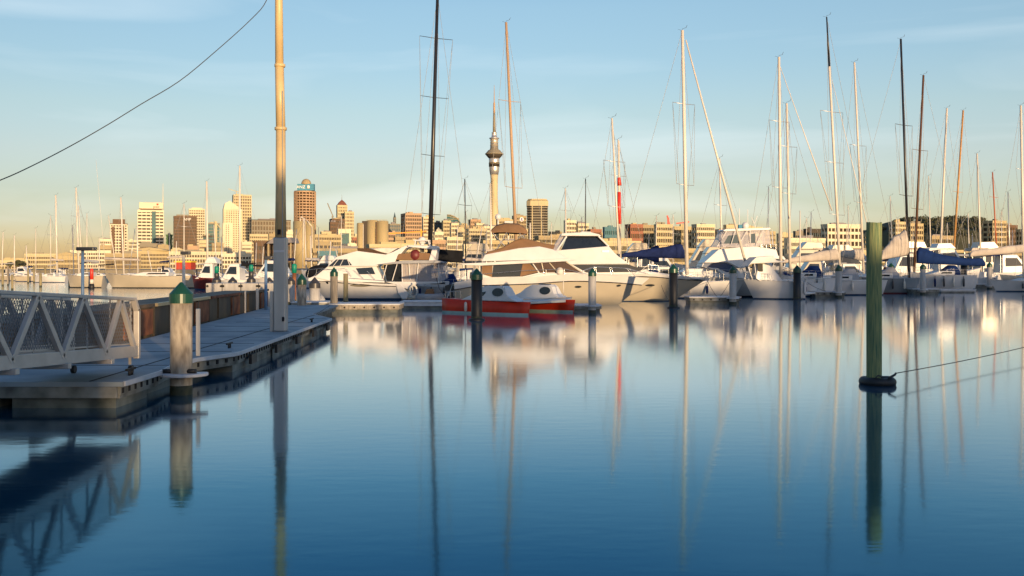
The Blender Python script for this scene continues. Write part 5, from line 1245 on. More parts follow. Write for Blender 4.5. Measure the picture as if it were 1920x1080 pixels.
# small cream launch stern showing between tender and the cruiser
# ---- sail boats
def sail(label, mx, mtx, mty, d, stern, bow, hullc='gelcoat', r=.09, mt='mast_white', boom=None, cover=None, spread=(), upper=None, beam=3.0, fb=1.25, stripe='boot_blue', furl=None, stays=1.0, cabin=True, split=None, group=None, taper=.75, base=1.3, vane=True, boomy=None, ctop=None, mast_my=None, name='sailboat'):
    xm = X(mx, d); t = thing(name, label, 'sailboat', (xm, d+beam/2, 0), group); y = d+beam/2
    xs, xb = X(stern, d), X(bow, d); s = 1 if xb > xs else -1; Ln = abs(xb-xs)
    make_hull(t, hullc, xs, xb, y, beam, [(0,fb),(.5,fb*.95),(1,fb*1.18)], over=Ln*.10, stripe=stripe, sterncut=.5 if s > 0 else .5, n=12, zstripe=(-.06,.12), full=2.2)
    if cabin:
        c0, c1 = xs+s*Ln*.32, xs+s*Ln*.72
        cm = MB(); cm.prism([(c0,fb-.06),(c0,fb+.5),(c0+s*Ln*.25,fb+.5),(c1,fb+.12),(c1+s*.3,fb-.06)], y-beam*.3, y+beam*.3); cb_ = cm.build('cabin', 'deck_white', t, bevel=.08)
        for sd in (-1,1):
            wm = MB(); wm.prism([(c0+s*.4,fb+.18),(c0+s*.4,fb+.38),(c0+s*Ln*.2,fb+.36),(c0+s*Ln*.23,fb+.18)], y+sd*(beam*.3-.02), y+sd*(beam*.3+.02)); wm.build('window', 'tinted_glass', cb_)
    if d <= 125 and cabin:
        # lifelines, fenders, spray hood
        for sd in (-1, 1):
            rm = MB(); tp_ = []
            for i in range(9):
                q = .04+.9*i/8; b = beam/2*(1-max(0,(q-.38)/.62)**2.2)*(.84+.16*min(1,q/.38)); zz = fb*(1+.18*q*q)
                a_ = Vector((xs+(xb-xs)*q, y+sd*(b-.06), zz)); b_ = a_+Vector((0,0,.62)); tp_.append(b_); rm.tube([a_, b_], .016, 5)
            rm.tube(tp_, .012, 5); rm.tube([p_-Vector((0,0,.3)) for p_ in tp_], .01, 5); rm.build('lifeline', 'stainless', t, weld=False)
        rn_ = random.Random(int(mx)*3)
        for i in range(4):
            q = .22+.16*i+rn_.uniform(-.04,.04); b = beam/2*(1-max(0,(q-.38)/.62)**2.2)*(.84+.16*min(1,q/.38))
            xf, yf = xs+(xb-xs)*q, y-b-.10
            MB().lathe((xf,yf), [(.03,fb*.95),(.05,fb*.82),(.11,fb*.76),(.12,fb*.55),(.11,fb*.36),(.04,fb*.30)], 12).build('fender', rn_.choice(['mast_white','navy_canvas','mast_white','cap_dark']), t)
        hm = MB(); h0 = c0 = xs+s*Ln*.30
        rr3 = []
        for xx, hh in ((c0-s*.5,.62),(c0-s*.2,1.18),(c0+s*.5,1.20),(c0+s*1.25,.62)):
            rr3.append([(xx, y+math.cos(a_)*beam*.30, fb+.0+hh*max(0,math.sin(a_))**.5) for a_ in (math.pi*j/10 for j in range(11))])
        hm.loft(rr3, closed=False, caps=False); hm.build('spray_hood', rn_.choice(['navy_canvas','grey_canvas','beige_canvas','blue_canvas']), t)
    dh = d; d = y; xm = X(mx, d); zt = Z(mty, d); xt = X(mtx, d); mb0 = Vector((xm, y, base)); top = Vector((xt, y, zt))
    if mast_my: 
        f = (base-Z(mast_my,d))/(zt-Z(mast_my,d)); xb0 = X(mx,d)+(xt-X(mx,d))*f; mb0 = Vector((xb0, y, base))
    if split:
        f = (Z(split,d)-base)/(zt-base); mid = mb0.lerp(top, f)
        m_ = MB().cyl(mb0, mid, r, r*.9, 14).build('mast', mt, t); MB().cyl(mid, top, r*.82, r*.5, 12).build('topmast', 'mast_black', m_)
    else: m_ = MB().cyl(mb0, top, r, r*taper, 14).build('mast', mt, t)
    tips = []
    for i, py in enumerate(spread):
        f = (Z(py,d)-base)/(zt-base); q = mb0.lerp(top, f); wd = .95+.25*i
        ang = .35
        e1 = q+Vector((-math.cos(ang)*wd, -math.sin(ang)*wd, .12)); e2 = q+Vector((math.cos(ang)*wd, math.sin(ang)*wd, -.02))
        MB().cyl(q, e1, .035, .025, 6).cyl(q, e2, .035, .025, 6).build('spreader', mt if mt != 'mast_white' else 'aluminium', m_); tips.append((e1,e2))
    rw = MB(); rr_ = .017*stays
    bowp = Vector((xb-s*.1, y, fb*1.15)); stp = Vector((xs+s*.1, y, fb))
    if stays:
        if not furl: rw.cyl(bowp, top-Vector((0,0,.2)), rr_, rr_, 5, False)
        rw.cyl(stp, top, rr_, rr_, 5, False)
        for k in (0, 1):
            sgn = -1 if k == 0 else 1
            ch = Vector((mb0.x-.3, y+sgn*beam*.46, fb)); pts = [top-Vector((0,0,.3))]+[tp[k] for tp in tips]+[ch]
            rw.tube(pts, rr_*.9, 5)
        rw.build('rigging', 'wire', t, weld=False)
    if furl:
        f0, f1, fr_, fm = furl
        a_ = Vector((X(f0[0],d), y, Z(f0[1],d))); b_ = Vector((X(f1[0],d), y, Z(f1[1],d)))
        MB().cyl(a_, b_, fr_*.5, fr_, 10).build('furled_sail', fm, t)
    if vane:
        v = MB(); v.tube([top, top+Vector((0,0,.15)), top+Vector((.4,0,.28))], .014, 5); v.tube([top+Vector((.34,0,.28)), top+Vector((.45,0,.5))], .018, 5); v.tube([top, top+Vector((-.4,0,.1))], .012, 5); v.build('wind_vane', 'rope', m_)
    if boom:
        (bx0, by0), (bx1, by1), cz, cm = boom
        a_ = Vector((X(bx0,d), y, Z(by0,d))); b_ = Vector((X(bx1,d), y, Z(by1,d)))
        bo_ = MB().cyl(a_, b_, .09, .08, 10).build('boom', 'aluminium', t)
        if cm:
            rings = []; n = 44; rn = random.Random(int(mx))
            for i in range(n+1):
                v = i/n; p = a_.lerp(b_, v); hh = cz[0]+(cz[1]-cz[0])*v + (cz[2]*math.sin(v*math.pi) if len(cz) > 2 else 0)
                wdt = (.16+.16*hh*(1-.3*v))*(1+.05*math.sin(i*1.35+2*math.sin(i*.37))+.04*rn.uniform(-1,1)); hh *= (1+.035*math.sin(i*.33+mx)+.018*rn.uniform(-1,1))*(.55 if i in (0,n) else .85 if i in (1,n-1) else 1)
                rings.append([(p.x, p.y+math.cos(2*math.pi*j/12)*wdt*(1+.1*math.sin(3*j+i)), p.z-.10+(hh*.5)+math.sin(2*math.pi*j/12)*hh*.5) for j in range(12)])
            MB().loft(rings).build('sail_cover', cm, bo_)
    return t
# front sailing boats, right half
sail('sailboat with very tall black mast and black tarpaulin over its boom, behind the flybridge yacht', 806, 820.5, -10, 97, 892, 735, mt='mast_black', r=.25, spread=(402,292,183,72), boom=((812,462),(870,492),(.1,.1),None), mast_my=470, taper=.6, fb=1.1, beam=3.6, vane=False)
tp = MB(); dd = 95.5; pts_ = [(X(a,dd), Z(b,dd)) for a, b in ((819,467),(868,470),(867,493),(815,490))]
tp.prism(pts_, dd, dd+.5); o = tp.build('tarpaulin', 'black_canvas', bevel=.05); tag(o, 'black rectangular tarpaulin hanging over the boom right of the yacht radar arch', 'tarpaulin')
sail('sailboat with tall pinkish mast rising behind the brown bimini', 966, 949, 42, 100, 1040, 900, 'gelcoat', .17, 'rose_wall', spread=(352,190), mast_my=420, beam=3.6)
sail('sailboat with navy boom cover and tallest white mast with a furled white headsail', 1287.5, 1279.5, 57, 93, 1150, 1405, 'gelcoat', .19, 'mast_white', boom=((1283,483),(1166,480),(1.45,.35),'navy_canvas'), spread=(347,195), furl=((1286,75),(1402,508),.13,'mast_white'), mast_my=490, beam=3.8, fb=1.5)
nv = MB(); dd = 93+1.5
P = [(X(a,dd), Z(b,dd)) for a, b in q5((1090,312),(1195,256),(1226,264),(1226,442),(1182,442),(1092,402))]
sail('sailboat with white mast just left of the red striped mast', 1160, 1147.5, 222, 98, 1095, 1190, 'gelcoat', .12, 'mast_white', spread=(388,303), mast_my=470, beam=3)
sail('sailboat whose mast carries a furled sail with red and white bands', 1161, 1159, 262, 112, 1225, 1120, 'gelcoat', .10, 'mast_white', spread=(330,), mast_my=470, beam=3, furl=((1160,264),(1162,505),.22,'mast_white'))
rd = MB(); dd = 113.5-.26
for a_, b_ in ((333,348),(360,420)):
    rd.cyl((X(1160.6,113.5), dd+.25, Z(a_,113.5)), (X(1161.3,113.5), dd+.25, Z(b_,113.5)), .2, .24, 12)
rb2 = rd.build('sail_band', 'mast_red', None)
o_ = [ob for ob in bpy.data.objects if ob.get('label','').startswith('sailboat whose mast carries')][0]
rb2.parent = o_; rb2.location = -ROOT[o_.name]; ROOT[rb2.name] = ROOT[o_.name]
nvp = [ob for ob in bpy.data.objects if ob.get('label','').startswith('sailboat with navy boom cover')][0]
nv.prism(P, dd-.35, dd+.35).build('mast_apron', 'navy_canvas', nvp, bevel=.08)
sail('sailboat with thick grey mast, left one of the twin masts', 1464, 1460.5, 107, 98, 1398, 1560, 'gelcoat', .17, 'mast_white', spread=(352,228), mast_my=480, beam=3.4, furl=((1461,120),(1560,395),.06,'mast_white'))
sail('sailboat with shorter grey mast, right one of the twin masts', 1481, 1475, 194, 104, 1425, 1585, 'gelcoat', .15, 'mast_white', spread=(363,275), mast_my=480, beam=3.2)
sail('white sailboat with two tone mast, black above and white below, and a beige boom cover', 1574, 1550, 32, 104, 1666, 1470, 'gelcoat', .14, 'mast_white', boom=((1572,486),(1466,492),(1.35,.35),'beige_canvas'), spread=(403,305,210), split=125, mast_my=490, beam=3.6, fb=1.6, furl=((1560,150),(1640,480),.05,'mast_white'))
sail('white hulled sailboat lying bow left behind the small motor cruiser', 1500, 1500, 395, 99.5, 1570, 1462, 'gelcoat', .07, 'mast_white', beam=3.0, fb=1.9, stays=0, vane=False)
sail('sailboat with white mast and slack beige sail cover just left of the green timber pile', 1618, 1602, 117, 118, 1700, 1565, 'gelcoat', .14, 'mast_white', boom=((1617,488),(1576,480),(1.5,.7),'beige_canvas'), spread=(380,273), mast_my=480, beam=3.4, fb=1.5)
sail('grey racing sailboat with red waterline and tall black mast', 1703, 1689, 73, 110, 1727, 1580, 'gelcoat_grey', .15, 'mast_black', boom=((1700,478),(1652,486),(2.9,.8,.5),'beige_canvas'), spread=(367,235), mast_my=480, beam=3.8, fb=1.75, stripe='dark_red')
sail('white sailboat with dark brown mast and long blue boom cover', 1715, 1731.5, 141, 118, 1834, 1716, 'gelcoat', .16, 'mast_brown', boom=((1718,492),(1846,498),(2.1,1.0,-.5),'blue_canvas'), spread=(392,282), mast_my=490, beam=3.6, fb=2.0)
sail('sailboat with pinkish white mast rising behind the blue boom cover', 1763, 1775.5, 203, 134, 1710, 1830, 'gelcoat', .16, 'mast_white', mast_my=480, beam=3.4, boom=((1766,478),(1828,480),(.3,.3),'grey_canvas'))
sail('sailboat with honey coloured wooden mast', 1789, 1806, 207, 150, 1850, 1745, 'gelcoat', .17, 'mast_wood', spread=(360,), mast_my=460, beam=3.4)
sail('sailboat with short white mast left of the orange mast', 1838, 1832, 288, 150, 1790, 1880, 'gelcoat', .15, 'mast_white', mast_my=460, beam=3)
sail('sailboat with thin orange mast near the right edge', 1868, 1861, 323, 165, 1830, 1905, 'gelcoat', .13, 'mast_orange', mast_my=460, beam=3, spread=(370,))
sail('large sailboat cut by the right edge with white mast and long beige covered boom', 1919, 1914, 198, 118, 2040, 1870, 'gelcoat', .17, 'mast_white', boom=((1925,472),(1818,480),(1.1,.7),'beige_canvas'), mast_my=480, beam=3.8, spread=(318,))
sail('grey hulled yacht low at the right edge', 1945, 1945, 300, 136, 2010, 1886, 'gelcoat_grey', .12, 'mast_white', mast_my=480, beam=3.4, fb=1.6)
# mid-distance masts
mids = [('sailboat with slim dark mast left of the observation tower', 873, 871.5, 336, 130, 'mast_black', .09, (385,)),
 ('sailboat with thin black mast between the banded tower and the hardtop cruiser', 1098, 1098, 335, 140, 'mast_black', .08, ()),
 ('sailboat with white mast just right of the dark banded tower', 1061, 1060, 353, 150, 'mast_white', .13, (395,)),
 ('sailboat with short white mast touching the observation tower', 921, 919.5, 344, 150, 'mast_white', .17, ()),
 ('sailboat with grey mast behind the leaning white furled sail', 1353, 1349, 297, 125, 'mast_white', .13, (385,)),
 ('sailboat with short pale mast between the navy cover and the hardtop', 1230, 1231, 405, 160, 'mast_white', .09, ()),
 ('sailboat with short mast left of the twin masts', 1440, 1441, 350, 170, 'aluminium', .08, ()),
 ('sailboat with short thin mast right of the twin masts', 1520, 1521, 398, 160, 'aluminium', .08, ()),
 ('sailboat with faint slim mast right of the two tone mast', 1592, 1590, 385, 165, 'mast_white', .08, ()),
 ('sailboat with slim pale mast right of the green timber pile', 1673, 1669, 368, 160, 'mast_white', .09, ()),
 ('sailboat with slim pale mast between the brown mast and the wooden mast', 1745, 1741, 330, 170, 'mast_white', .09, ()),
 ('sailboat with thin mast right of the wooden mast', 1817, 1815, 400, 160, 'mast_white', .09, ()),
 ('sailboat with thin grey mast between the orange mast and the right edge', 1893, 1890, 360, 160, 'aluminium', .09, ()),
 ('sailboat with leaning pale mast behind the brown bimini', 896, 904, 425, 140, 'mast_white', .09, ()),
 ('sailboat with white mast right of the brown bimini', 994, 994, 418, 140, 'mast_white', .13, ()),
 ('sailboat with short mast in front of the cream gridded block', 857, 858, 424, 150, 'mast_white', .09, ()),
 ('sailboat with pale mast in front of the tan twin silos', 573, 571, 409, 150, 'mast_white', .10, ()),
 ('sailboat with slim mast at the left of the tan twin silos', 553, 556, 430, 155, 'mast_white', .09, ()),
 ('sailboat with slim mast right of the twin silos', 583, 582, 442, 150, 'mast_white', .11, ()),
 ('sailboat with pale mast below the long tan office block', 619, 620, 452, 150, 'mast_white', .10, ()),
 ('sailboat with short mast left of the row of silos', 630, 629, 466, 160, 'mast_white', .10, ())]
for i, (lb, mx, mtx, mty, d, mt_, r, sp) in enumerate(mids):
    s = 1 if i % 2 else -1; Lp = 9.5*F/d
    sail(lb, mx, mtx, mty, d, mx-s*Lp*.55, mx+s*Lp*.45, 'gelcoat' if i % 3 else 'gelcoat_cream', r, mt_, mast_my=470, beam=3, spread=sp, boom=((mx,488),(mx-s*Lp*.4,489),(.5,.3),['beige_canvas','navy_canvas','grey_canvas','blue_canvas'][i % 4]), group='sailboats in the middle of the marina')
# far left sailboats
left = [('sailboat with tall cream mast left of the tall pole, in front of the gridded tower', 449.5, 449.5, 311, 160, .14, 'mast_white', (395,)),
 ('sailboat with tall cream mast in front of the teal glass tower', 389, 387.5, 340, 170, .15, 'mast_white', (450,)),
 ('sailboat with grey tipped cream mast in front of the brown banded tower', 231, 226.5, 370, 200, .15, 'mast_white', (450,)),
 ('sailboat with thin leaning mast left of the brown banded tower', 214, 203.5, 405, 190, .07, 'mast_white', ()),
 ('moored sailboat with cream mast and high spreader left of the blue lamp post', 147, 142.5, 352, 170, .13, 'mast_white', (406,)),
 ('sailboat with brightest white mast near the far left', 106.5, 104.5, 366, 190, .15, 'mast_white', (), ),
 ('sailboat with short cream mast between the brightest white mast and the high spreader mast', 137.5, 136, 423, 200, .10, 'mast_white', (458,)),
 ('sailboat with slim pale mast behind the blue lamp post', 163, 163, 400, 210, .07, 'mast_white', ()),
 ('sailboat with short mast at the extreme left edge', 4.5, 6, 435, 210, .09, 'mast_white', ()),
 ('sailboat with short cream mast left of the far round tree', 27, 27, 441, 215, .11, 'mast_white', ()),
 ('sailboat with faint slim mast right of the far round tree', 67, 67, 428, 220, .06, 'mast_white', ()),
 ('sailboat with low mast between the round tree and the brightest mast', 50, 49, 460, 200, .08, 'mast_white', ()),
 ('sailboat with pale mast in front of the white banded tower', 258, 257, 425, 210, .14, 'mast_white', ()),
 ('sailboat with thin grey mast leaning right of the brown banded tower', 246, 253, 430, 215, .06, 'aluminium', ()),
 ('sailboat with slim mast below the dark brown block', 330, 331, 452, 200, .08, 'mast_white', ()),
 ('sailboat with slim mast below the wedge roofed tower', 416, 415, 445, 190, .08, 'aluminium', ()),
 ('sailboat with short mast below the teal glass tower', 405, 401, 422, 195, .09, 'mast_white', ()),
 ('sailboat with low mast right of the blue lamp post', 186, 187, 446, 205, .10, 'mast_white', ()),
 ('sailboat with leaning short mast right of the moored ghostly yacht', 279, 277, 470, 190, .07, 'mast_white', ()),
 ('sailboat with short mast between the gridded tower and the tall pole', 480, 481, 455, 180, .08, 'mast_white', ()),
 ('sailboat with slim mast below the cream mid rise', 493, 494, 463, 185, .08, 'mast_white', ())]
for i, (lb, mx, mtx, mty, d, r, mt_, sp) in enumerate(left):
    s = 1 if i % 2 else -1; Lp = (5.0 if i % 3 else 9)*F/d
    sail(lb, mx, mtx, mty, d, mx-s*Lp*.55, mx+s*Lp*.45, 'gelcoat_cream' if i % 3 else 'gelcoat', r*1.25, mt_, mast_my=480, beam=3, spread=sp, boom=((mx,497-(i*7%5)),(mx-s*Lp*.33,498-(i*7%5)),(.3,.2),['beige_canvas','grey_canvas','navy_canvas','black_canvas'][i % 4]) if i % 2 else None, group='sailboats moored in the far left marina', stays=.7, fb=1.1)
# moored yacht in the left basin
sail('long pale cream yacht moored in open water below the brown banded tower', 196, 180, 300, 138, 372, 186, 'gelcoat_cream', .022, 'mast_white', mast_my=480, beam=3.6, fb=1.75, spread=(), boom=((196,486),(262,488),(.4,.3),'beige_canvas'), stripe='boot_black', vane=False, stays=0)
sail('small pale yacht moored in open water left of the red topped marker', 153, 147, 385, 141, 192, 117, 'gelcoat_cream', .07, 'mast_white', mast_my=480, beam=3, fb=1.7, stripe='boot_black', vane=False, boom=((153,490),(185,491),(.4,.3),'grey_canvas'))
# ---- D: sport fisher
D = Boat('motor_cruiser', 'white sport cruiser with clear sided flybridge and navy side swoosh', 'yacht', 558.5, 4.6, 1380, ds=1)
D.hull('gelcoat', 1478, 1288, [(1478,526),(1405,522),(1350,519),(1288,516)], over=2.6, stripe='boot_black', sterncut=0, full=2.4, pw=(.2,.95))
D.sup('foredeck', q6((10,640),(60,608),(310,598),(380,625),(440,690),(440,720),(40,720)), 'gelcoat', 1.0, .5, 2.4, bevel=.08)
D.sup('house', q6((205,552),(345,428),(620,400),(700,400),(880,430),(905,520),(700,500),(600,600),(530,600),(420,545),(330,552)), 'gelcoat', .5, .12, 3)
D.sup('saloon', q6((200,560),(420,545),(530,590),(640,590),(640,700),(420,690),(330,620),(190,590)), 'gelcoat', .8, bevel=.03)
D.win('side_swoosh', q6((196,592),(215,556),(410,552),(470,575),(524,615),(510,640),(420,640),(330,602)), 'boot_blue', inset=.8)
D.sup('flybridge_clears', q6((330,402),(395,262),(830,244),(838,375),(700,395),(560,410)), 'clear_sheet', .75, .1, 4.2, bevel=.02)
D.sup('hardtop', q6((385,252),(420,238),(820,228),(832,240),(800,250),(400,262)), 'gelcoat', .7, bevel=.03)
D.win('clear_window', q6((395,375),(440,300),(540,290),(540,370)), 'win_blue', inset=.75, k=.1, z0=4.2)
D.win('clear_window', q6((640,370),(650,285),(690,280),(690,370)), 'win_blue', inset=.75, k=.1, z0=4.2)
D.tubes('canopy_frame', [q6((330,402),(430,245)), q6((540,255),(540,380)), q6((530,390),(610,255)), q6((640,370),(640,255)), q6((690,390),(760,245)), q6((460,380),(500,258)), q6((838,245),(845,380))], .035, 'gelcoat', ins=.7)
mb_ = MB(); x_, z_ = D.P([z6(628,205)])[0]; mb_.sph((x_, D.yc, z_), .36, .36, .38, 16, 10); mb_.cyl((x_,D.yc,z_-.75),(x_,D.yc,z_-.2),.2); mb_.build('radar_dome', 'gelcoat', D.t)
mb_ = MB(); x_, z_ = D.P([z6(578,212)])[0]; mb_.box(x_-.18, D.yc-.2, z_-.3, x_+.18, D.yc+.2, z_+.18); mb_.build('searchlight_box', 'sign_blue', D.t, bevel=.03)
D.tubes('antenna', [q6((730,235),(720,180),(745,110)), q6((655,235),(655,50)), q6((575,200),(575,40)), q6((715,180),(690,120))], .03, 'gelcoat', ins=.2, both=False)
D.tubes('flybridge_rail', [q6((600,402),(700,395),(840,382),(870,384),(870,430)), q6((740,385),(745,410)), q6((780,385),(785,412)), q6((820,383),(825,415))], .03, 'stainless', ins=.5)
D.rail(.5, .98, .7)
# ---- E: small cruiser
E = Boat('motor_cruiser', 'small white motor cruiser with hardtop awning moored stern to the right', 'boat', 561.5, 3.4, 1455)
E.hull('gelcoat', 1513, 1402, [(1513,529),(1470,527),(1440,525),(1402,523)], over=-2.6 if False else 1.2, stripe='boot_blue', zstripe=(-.05,.10), pw=(.15,.6))
E.sup('cabin', q6((690,700),(712,565),(755,560),(830,580),(880,650),(945,728),(720,722)), 'gelcoat', .5, .15, 2)
E.sup('awning', q6((605,588),(640,540),(685,500),(845,488),(870,530),(975,546),(900,552),(780,555),(640,562)), 'deck_white', .25, bevel=.05)
E.win('doorway', q6((706,565),(752,560),(756,690),(706,690)), 'win_dark', inset=.62)
E.sup('swim_platform', q6((1130,832),(1232,826),(1232,838),(1130,850)), 'deck_white', .3, bevel=.02)
E.tubes('awning_post', [q6((612,590),(650,700)), q6((665,520),(690,700)), q6((860,530),(840,590))], .04, 'gelcoat', ins=.4)
E.sup('cockpit_box', q6((770,725),(770,700),(830,698),(832,730)), 'grey_wall', .6, bevel=.02)
E.sup('transom_step', q6((1120,735),(1142,738),(1142,826),(1120,835)), 'gelcoat', .1, bevel=.04)
E.rail(.55, .97, .55)
nm = MB(); x_, z_ = E.P([z6(1118,775)])[0]
for k in range(5): nm.bar((x_-.18+.09*k, E.dn-.01, z_-.06), (x_-.14+.09*k, E.dn-.01, z_+.08+.03*(k % 2)), .02, .02)
# small cream launch between tender and red catamaran
Lb = Boat('launch', 'cream launch bow partly hidden behind the left end of the red catamaran', 'boat', 571, 2.4, 880, ds=.2)
Lb.hull('gelcoat_cream', 905, 846, [(905,536),(870,533),(846,531)], over=1.0, stripe=None, rub=.12)
# background motorboats
def mboat(label, px0, px1, wl, d, h=1.2, cab=(.25,.7), ch=1.3, hullc='gelcoat', cabc='gelcoat', canopy=None, right=True, arch=False, group='motor boats in the background berths', fly=False):
    t = thing('motor_boat', label, 'boat', (X((px0+px1)/2, d), d+1.6, 0), group); beam = 3.2
    xs, xb = (X(px0,d), X(px1,d)) if right else (X(px1,d), X(px0,d)); s = 1 if xb > xs else -1; Ln = abs(xb-xs); y = d+beam/2
    make_hull(t, hullc, xs, xb, y, beam, [(0,h),(.6,h*1.05),(1,h*1.3)], over=Ln*.12, stripe='boot_blue', n=10)
    a, b = cab; x0, x1 = xs+s*Ln*a, xs+s*Ln*b
    cb_ = MB().prism([(x0,h-.06),(x0+s*.1,h+ch),(x0+s*(Ln*(b-a)*.6),h+ch),(x1,h+.25),(x1+s*Ln*.12,h-.06)], lambda x,z: y-beam*.4+.15*(z-h), lambda x,z: y+beam*.4-.15*(z-h)).build('cabin', cabc, t, bevel=.07)
    for sd in (-1, 1):
        wm = MB(); wm.prism([(x0+s*.35,h+ch*.35),(x0+s*.4,h+ch*.82),(x0+s*(Ln*(b-a)*.58),h+ch*.82),(x0+s*(Ln*(b-a)*.78),h+ch*.38)], (lambda x,z: y+sd*(beam*.4-.15*(z-h)-.03)), (lambda x,z: y+sd*(beam*.4-.15*(z-h)+.025))); wm.build('window', 'tinted_glass', cb_)
    if fly:
        MB().prism([(x0-s*.5,h+ch+.02),(x0-s*.2,h+ch+.7),(x0+s*(Ln*(b-a)*.4),h+ch+.75),(x0+s*(Ln*(b-a)*.62),h+ch+.02)], y-beam*.33, y+beam*.33).build('flybridge', cabc, t, bevel=.06)
    if canopy:
        MB().prism([(x0-s*Ln*.2,h+ch*.9),(x0-s*Ln*.18,h+ch+.12),(x0+s*.6,h+ch+.16),(x0+s*.7,h+ch+.03)], y-beam*.36, y+beam*.36).build('canopy', canopy, t, bevel=.03)
        pm = MB()
        for q in (-.18, -.02): pm.cyl((x0+s*Ln*q, y-beam*.34, h), (x0+s*Ln*q, y-beam*.34, h+ch), .03); pm.cyl((x0+s*Ln*q, y+beam*.34, h), (x0+s*Ln*q, y+beam*.34, h+ch), .03)
        pm.build('canopy_post', 'stainless', t, weld=False)
    rm = MB(); rm.tube([(xs+s*Ln*.6, y-beam*.42, h+.6), (xs+s*Ln*.8, y-beam*.3, h+.75), (xb-s*.2, y, h*1.3+.55)], .02, 5)
    rm.tube([(xs+s*Ln*.6, y-beam*.42, h+.6), (xs+s*Ln*.6, y-beam*.42, h)], .02, 5); rm.tube([(xs+s*Ln*.8, y-beam*.3, h+.75), (xs+s*Ln*.8, y-beam*.3, h*1.15)], .02, 5); rm.build('bow_rail', 'stainless', t, weld=False)
    return t
mb_list = [
 ('white launch with dark windows and brown cover behind the breakwater block', 396, 470, 0, 104, 1.6, (.3,.75), 1.7, 'gelcoat','gelcoat', None, False),
 ('white cabin boat with square windows just left of the tall pole', 462, 540, 0, 112, 1.7, (.2,.8), 2.0, 'gelcoat','gelcoat', None, False),
 ('red hulled motor boat with white flybridge behind the dark slim pile', 352, 412, 0, 128, 1.5, (.25,.7), 1.9, 'dark_red','gelcoat', None, False),
 ('white motor boat with a blue cockpit tent between the two large yachts', 850, 918, 0, 100, 1.3, (.35,.7), 1.4, 'gelcoat','gelcoat','blue_canvas', True),
 ('low white boat with a dark green cover behind the tender', 800, 868, 0, 108, 1.2, (.3,.7), 1.2, 'gelcoat','cushion','navy_canvas', True),
 ('white express cruiser behind the navy sail cover', 1195, 1300, 0, 118, 1.8, (.25,.75), 2.3, 'gelcoat','gelcoat','navy_canvas', True),
 ('cream flybridge boat right of the tallest white mast', 1288, 1362, 0, 112, 1.9, (.2,.7), 2.6, 'gelcoat_cream','gelcoat_cream','grey_canvas', False),
 ('white express boat with blue tinted screen below the navy cover', 1205, 1296, 0, 100, 1.5, (.3,.75), 1.5, 'gelcoat','gelcoat', None, True),
 ('white motor boat in front of the long cream terminal', 1556, 1640, 0, 135, 1.5, (.3,.8), 1.9, 'gelcoat','gelcoat','grey_canvas', True),
 ('white cruiser with sweeping arch behind the blue boom cover', 1738, 1850, 0, 128, 2.2, (.25,.7), 3.1, 'gelcoat','gelcoat','deck_white', True),
 ('grey topped motor boat right of the green timber pile', 1655, 1745, 0, 140, 2.0, (.25,.75), 2.9, 'gelcoat','gelcoat','grey_canvas', False),
 ('small white open boat stern on at the right', 1828, 1882, 0, 141, 1.35, (.35,.75), .9, 'gelcoat','gelcoat', None, True),
 ('white motor boat with a red cover near the right edge', 1862, 1925, 0, 150, 1.5, (.3,.7), 1.5, 'gelcoat','gelcoat','dark_red', False),
 ('small white boat with dark windows behind the orange mast', 1840, 1905, 0, 175, 1.8, (.25,.8), 2.4, 'gelcoat_cream','gelcoat','brown_canvas', True),
 ('low white boat in the second row behind the grey racing hull', 1600, 1690, 0, 150, 1.9, (.2,.75), 2.2, 'gelcoat_cream','gelcoat', None, True),
 ('cream boat behind the small motor cruiser awning', 1480, 1560, 0, 130, 1.9, (.2,.7), 1.8, 'gelcoat_cream','gelcoat_cream', None, False),
 ('white boat hidden behind the timber stakes at far left', 20, 62, 0, 230, 1.4, (.2,.7), 1.5, 'gelcoat','gelcoat', None, True),
 ('pale boat under the brightest white mast at far left', 88, 118, 0, 215, 1.3, (.2,.7), 1.3, 'gelcoat_cream','gelcoat', 'navy_canvas', False),
 ('small cream boat at the extreme left of the marina', -10, 20, 0, 225, 1.2, (.3,.7), 1.3, 'gelcoat_cream','gelcoat_cream', None, False),
 ('low white boat right of the long pale yacht', 288, 335, 0, 185, 1.3, (.3,.7), 1.4, 'gelcoat','gelcoat', 'beige_canvas', True),
 ('white motor boat with flybridge below the teal glass tower', 366, 404, 0, 175, 1.6, (.2,.7), 2.4, 'gelcoat','gelcoat', 'grey_canvas', False),
 ('white boat below the wedge roofed tower', 424, 470, 0, 180, 1.7, (.2,.7), 2.0, 'gelcoat','gelcoat_cream', None, True),
 ('low pale boat left of the rusty pile with green tube', 506, 556, 0, 150, 1.5, (.3,.7), 1.5, 'gelcoat_cream','gelcoat', 'beige_canvas', True),
 ('low white boat behind the foredeck of the flybridge yacht', 560, 640, 0, 135, 2.0, (.25,.7), 1.8, 'gelcoat','gelcoat', None, False),
]
for i, (lb, a, b, _w, d, h, cab, ch, hc, cc, can, rt_) in enumerate(mb_list):
    mboat(lb, a, b, 0, d, h, cab, ch, hc, cc, can, rt_, fly=('flybridge' in lb or 'arch' in lb))
